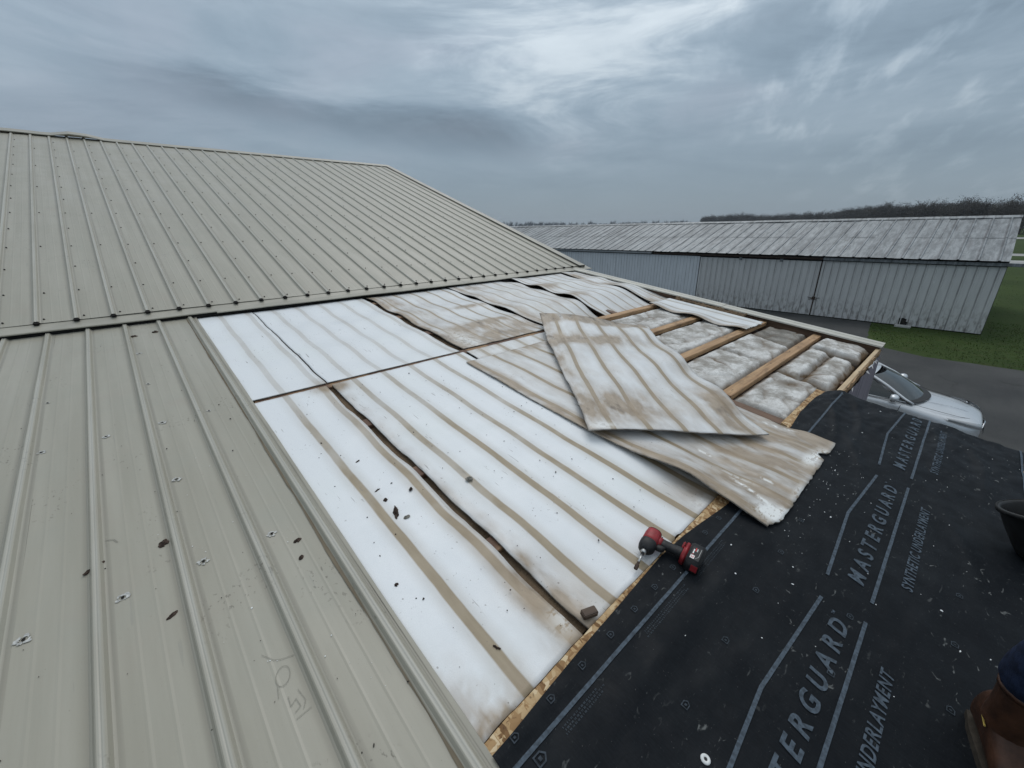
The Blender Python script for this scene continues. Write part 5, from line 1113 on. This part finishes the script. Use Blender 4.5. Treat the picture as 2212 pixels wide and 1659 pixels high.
for s in (-1, 1):
    b = G(); pts = [(-1.26, s * .815, .955), (-1.42, s * .775, 1.010), (-1.80, s * .690, 1.235), (-2.12, s * .612, 1.392), (-2.5, s * .600, 1.432), (-3.0, s * .592, 1.432), (-3.42, s * .585, 1.392), (-3.75, s * .655, 1.23), (-4.1, s * .75, 1.04)]
    b.tube(pts, [.02, .032, .036, .036, .034, .034, .036, .045, .05], 8); b.build('roof_pillar', PAINT, car, None, True)
    f_ = [(-1.46, .862, 1.0), (-2.50, .872, 1.0), (-2.50, .640, 1.405), (-2.20, .640, 1.385)]
    for nm, q in (('front_window', f_), ('rear_door_window', [(-2.56, .872, 1.0), (-3.66, .850, 1.02), (-3.36, .630, 1.38), (-2.56, .640, 1.405)])):
        A, B, C, D = [(x, s * y, z) for x, y, z in q]; patch(nm, A, B, C, D, ((0, 0, 0), (0, s * .02, 0)), GLS, 6, 8)
    b = G(); b.tube([(-2.53, s * .880, .99), (-2.53, s * .652, 1.41)], .028, 6); b.build('door_pillar', BLP, car, None)
    b = G(); b.tube([(-1.40, s * .878, .985), (-2.5, s * .885, .992), (-3.7, s * .868, 1.012)], .009, 6); b.build('window_trim', CHR, car, None, True)
    b = G(); b.add([(-1.30, s * .845, .965), (-1.72, s * .868, .99), (-1.66, s * .79, 1.105)], [(0, 1, 2)]); b.build('mirror_base', BLP, car, None)
    V, F = sup(0, 0, 0, [(-.055, .02, .02, 0), (-.045, .075, .05, 0), (0, .120, .064, 0), (.05, .100, .055, 0), (.085, .03, .025, 0)], 'x', 14); mm = ob('side_mirror', mesh('side_mirror', V, F, PAINT, None, True), car, WM[car.name] @ Matrix.Translation((-1.62, s * 1.0, 1.075)) @ Matrix.Scale(1.15, 4))
    V, F = sup(0, 0, 0, [(-.040, .090, .016, 0), (.045, .070, .014, 0)], 'x', 12); ob('mirror_foot', mesh('mirror_foot', V, F, BLP, None, True), mm, WM[car.name] @ Matrix.Translation((-1.62, s * .975, 1.0)))
    A, B, C, D = (nose(-.60), s * .905, .765), (nose(-.03), s * .67, .640), (nose(-.07), s * .61, .755), (nose(-.66), s * .890, .830)
    hl = patch('headlight', A, B, C, D, ((.085, s * .060, .018), (.02, s * .02, .015)), LMP, 6, 12)
    b = G(); b.lathe([(0, .02), (.035, .012), (.045, -.01)], 14, Matrix.Translation((nose(-.28), s * .835, .765)) @ Matrix.Rotation(R(60), 4, 'Y')); b.build('lamp_reflector', CHR, hl, None, True)
    for x in (-1.04, -3.74):
        wh = empty('wheel', WM[car.name] @ Matrix.Translation((x, s * .80, .33)) @ Matrix.Rotation(math.pi / 2, 4, 'X')); wh.parent = car; wh.matrix_basis = Matrix.Translation((x, s * .80, .33)) @ Matrix.Rotation(-s * math.pi / 2, 4, 'X'); WM[wh.name] = WM[car.name] @ wh.matrix_basis
        b = G(); b.lathe([(.20, -.10), (.30, -.105), (.33, -.08), (.33, .08), (.30, .105), (.20, .10)], 28); b.build('tyre', TYRE, wh, None, True)
        b = G(); b.lathe([(.0, .085), (.05, .09), (.06, .07), (.17, .075), (.205, .10)], 20); b.build('rim', CHR, wh, None, True)
    b = G(); b.tube([(-1.52, s * .931, .30), (-1.50, s * .934, .62), (-1.47, s * .918, .90)], .005, 5); b.build('door_seam', BLP, car, None)
    b = G(); b.tube([(-1.36, s * .80, .972), (nose(-1.1), s * .78, .925), (nose(-.8), s * .745, .890), (nose(-.45), s * .66, .838), (nose(-.24), s * .5, .795)], .004, 5); b.build('hood_seam', BLP, car, None)
    b = G(); b.tube([(-1.40, s * .42, .998), (nose(-1.0), s * .36, .950), (nose(-.6), s * .28, .922), (nose(-.28), s * .18, .845)], [.004, .010, .010, .003], 6, flat=.4); b.build('hood_crease', PAINT, car, None, True)
    b = G(); b.tube([(-1.33, s * .3, 1.012), (-1.45, -.1 + s * .2, 1.062), (-1.62, -.3 + s * .3, 1.155)], .007, 5); b.build('wiper', BLP, car, None)
V = []; n = 21
for i in range(n):
    y = -.78 + 1.56 * i / (n - 1); t = 1 - (y / .78) ** 2; V += [(-1.40 + .10 * t, y, .998 + .018 * t), (-1.345 + .20 * t, y, .982 + .022 * t), (-1.28 + .26 * t, y, .968 + .012 * t)]
F = []
for i in range(n - 1): F += [(3 * i, 3 * i + 1, 3 * i + 4, 3 * i + 3), (3 * i + 1, 3 * i + 2, 3 * i + 5, 3 * i + 4)]
ob('cowl_panel', mesh('cowl_panel', V, F, BLP, None, True), car)
patch('grille', (nose(.045), -.42, .42), (nose(.045), .42, .42), (nose(.020), .42, .60), (nose(.020), -.42, .60), ((.03, 0, 0), (.01, 0, 0)), BLP, 5, 9)
b = G(); b.tube([(nose(.0), -.45, .625), (nose(.058), 0, .64), (nose(.0), .45, .625)], .012, 6); b.build('grille_bar', CHR, car, None, True)
for y in (-.28, .28): b = G(); b.box(nose(-.85), nose(-.85) + .03, y - .02, y + .02, .885, .905); b.build('washer_nozzle', BLP, car, None, False, .005, 1)

# ------------------------------------------------------------------ damp air that greys the far trees
hm = bpy.data.materials.new('damp_air'); hm.use_nodes = True; hn = NT(hm.node_tree); hm.node_tree.nodes.clear()
pv_ = hn.new('ShaderNodeVolumePrincipled'); pv_.inputs['Color'].default_value = (.82, .90, 1.0, 1); pv_.inputs['Density'].default_value = .00018; pv_.inputs['Anisotropy'].default_value = .0
hn.L.new(pv_.outputs[0], hn.new('ShaderNodeOutputMaterial').inputs['Volume'])
tag(G().box(-1500, 1700, -1500, 1700, -1.0, 46).build('haze', hm), kind='stuff')
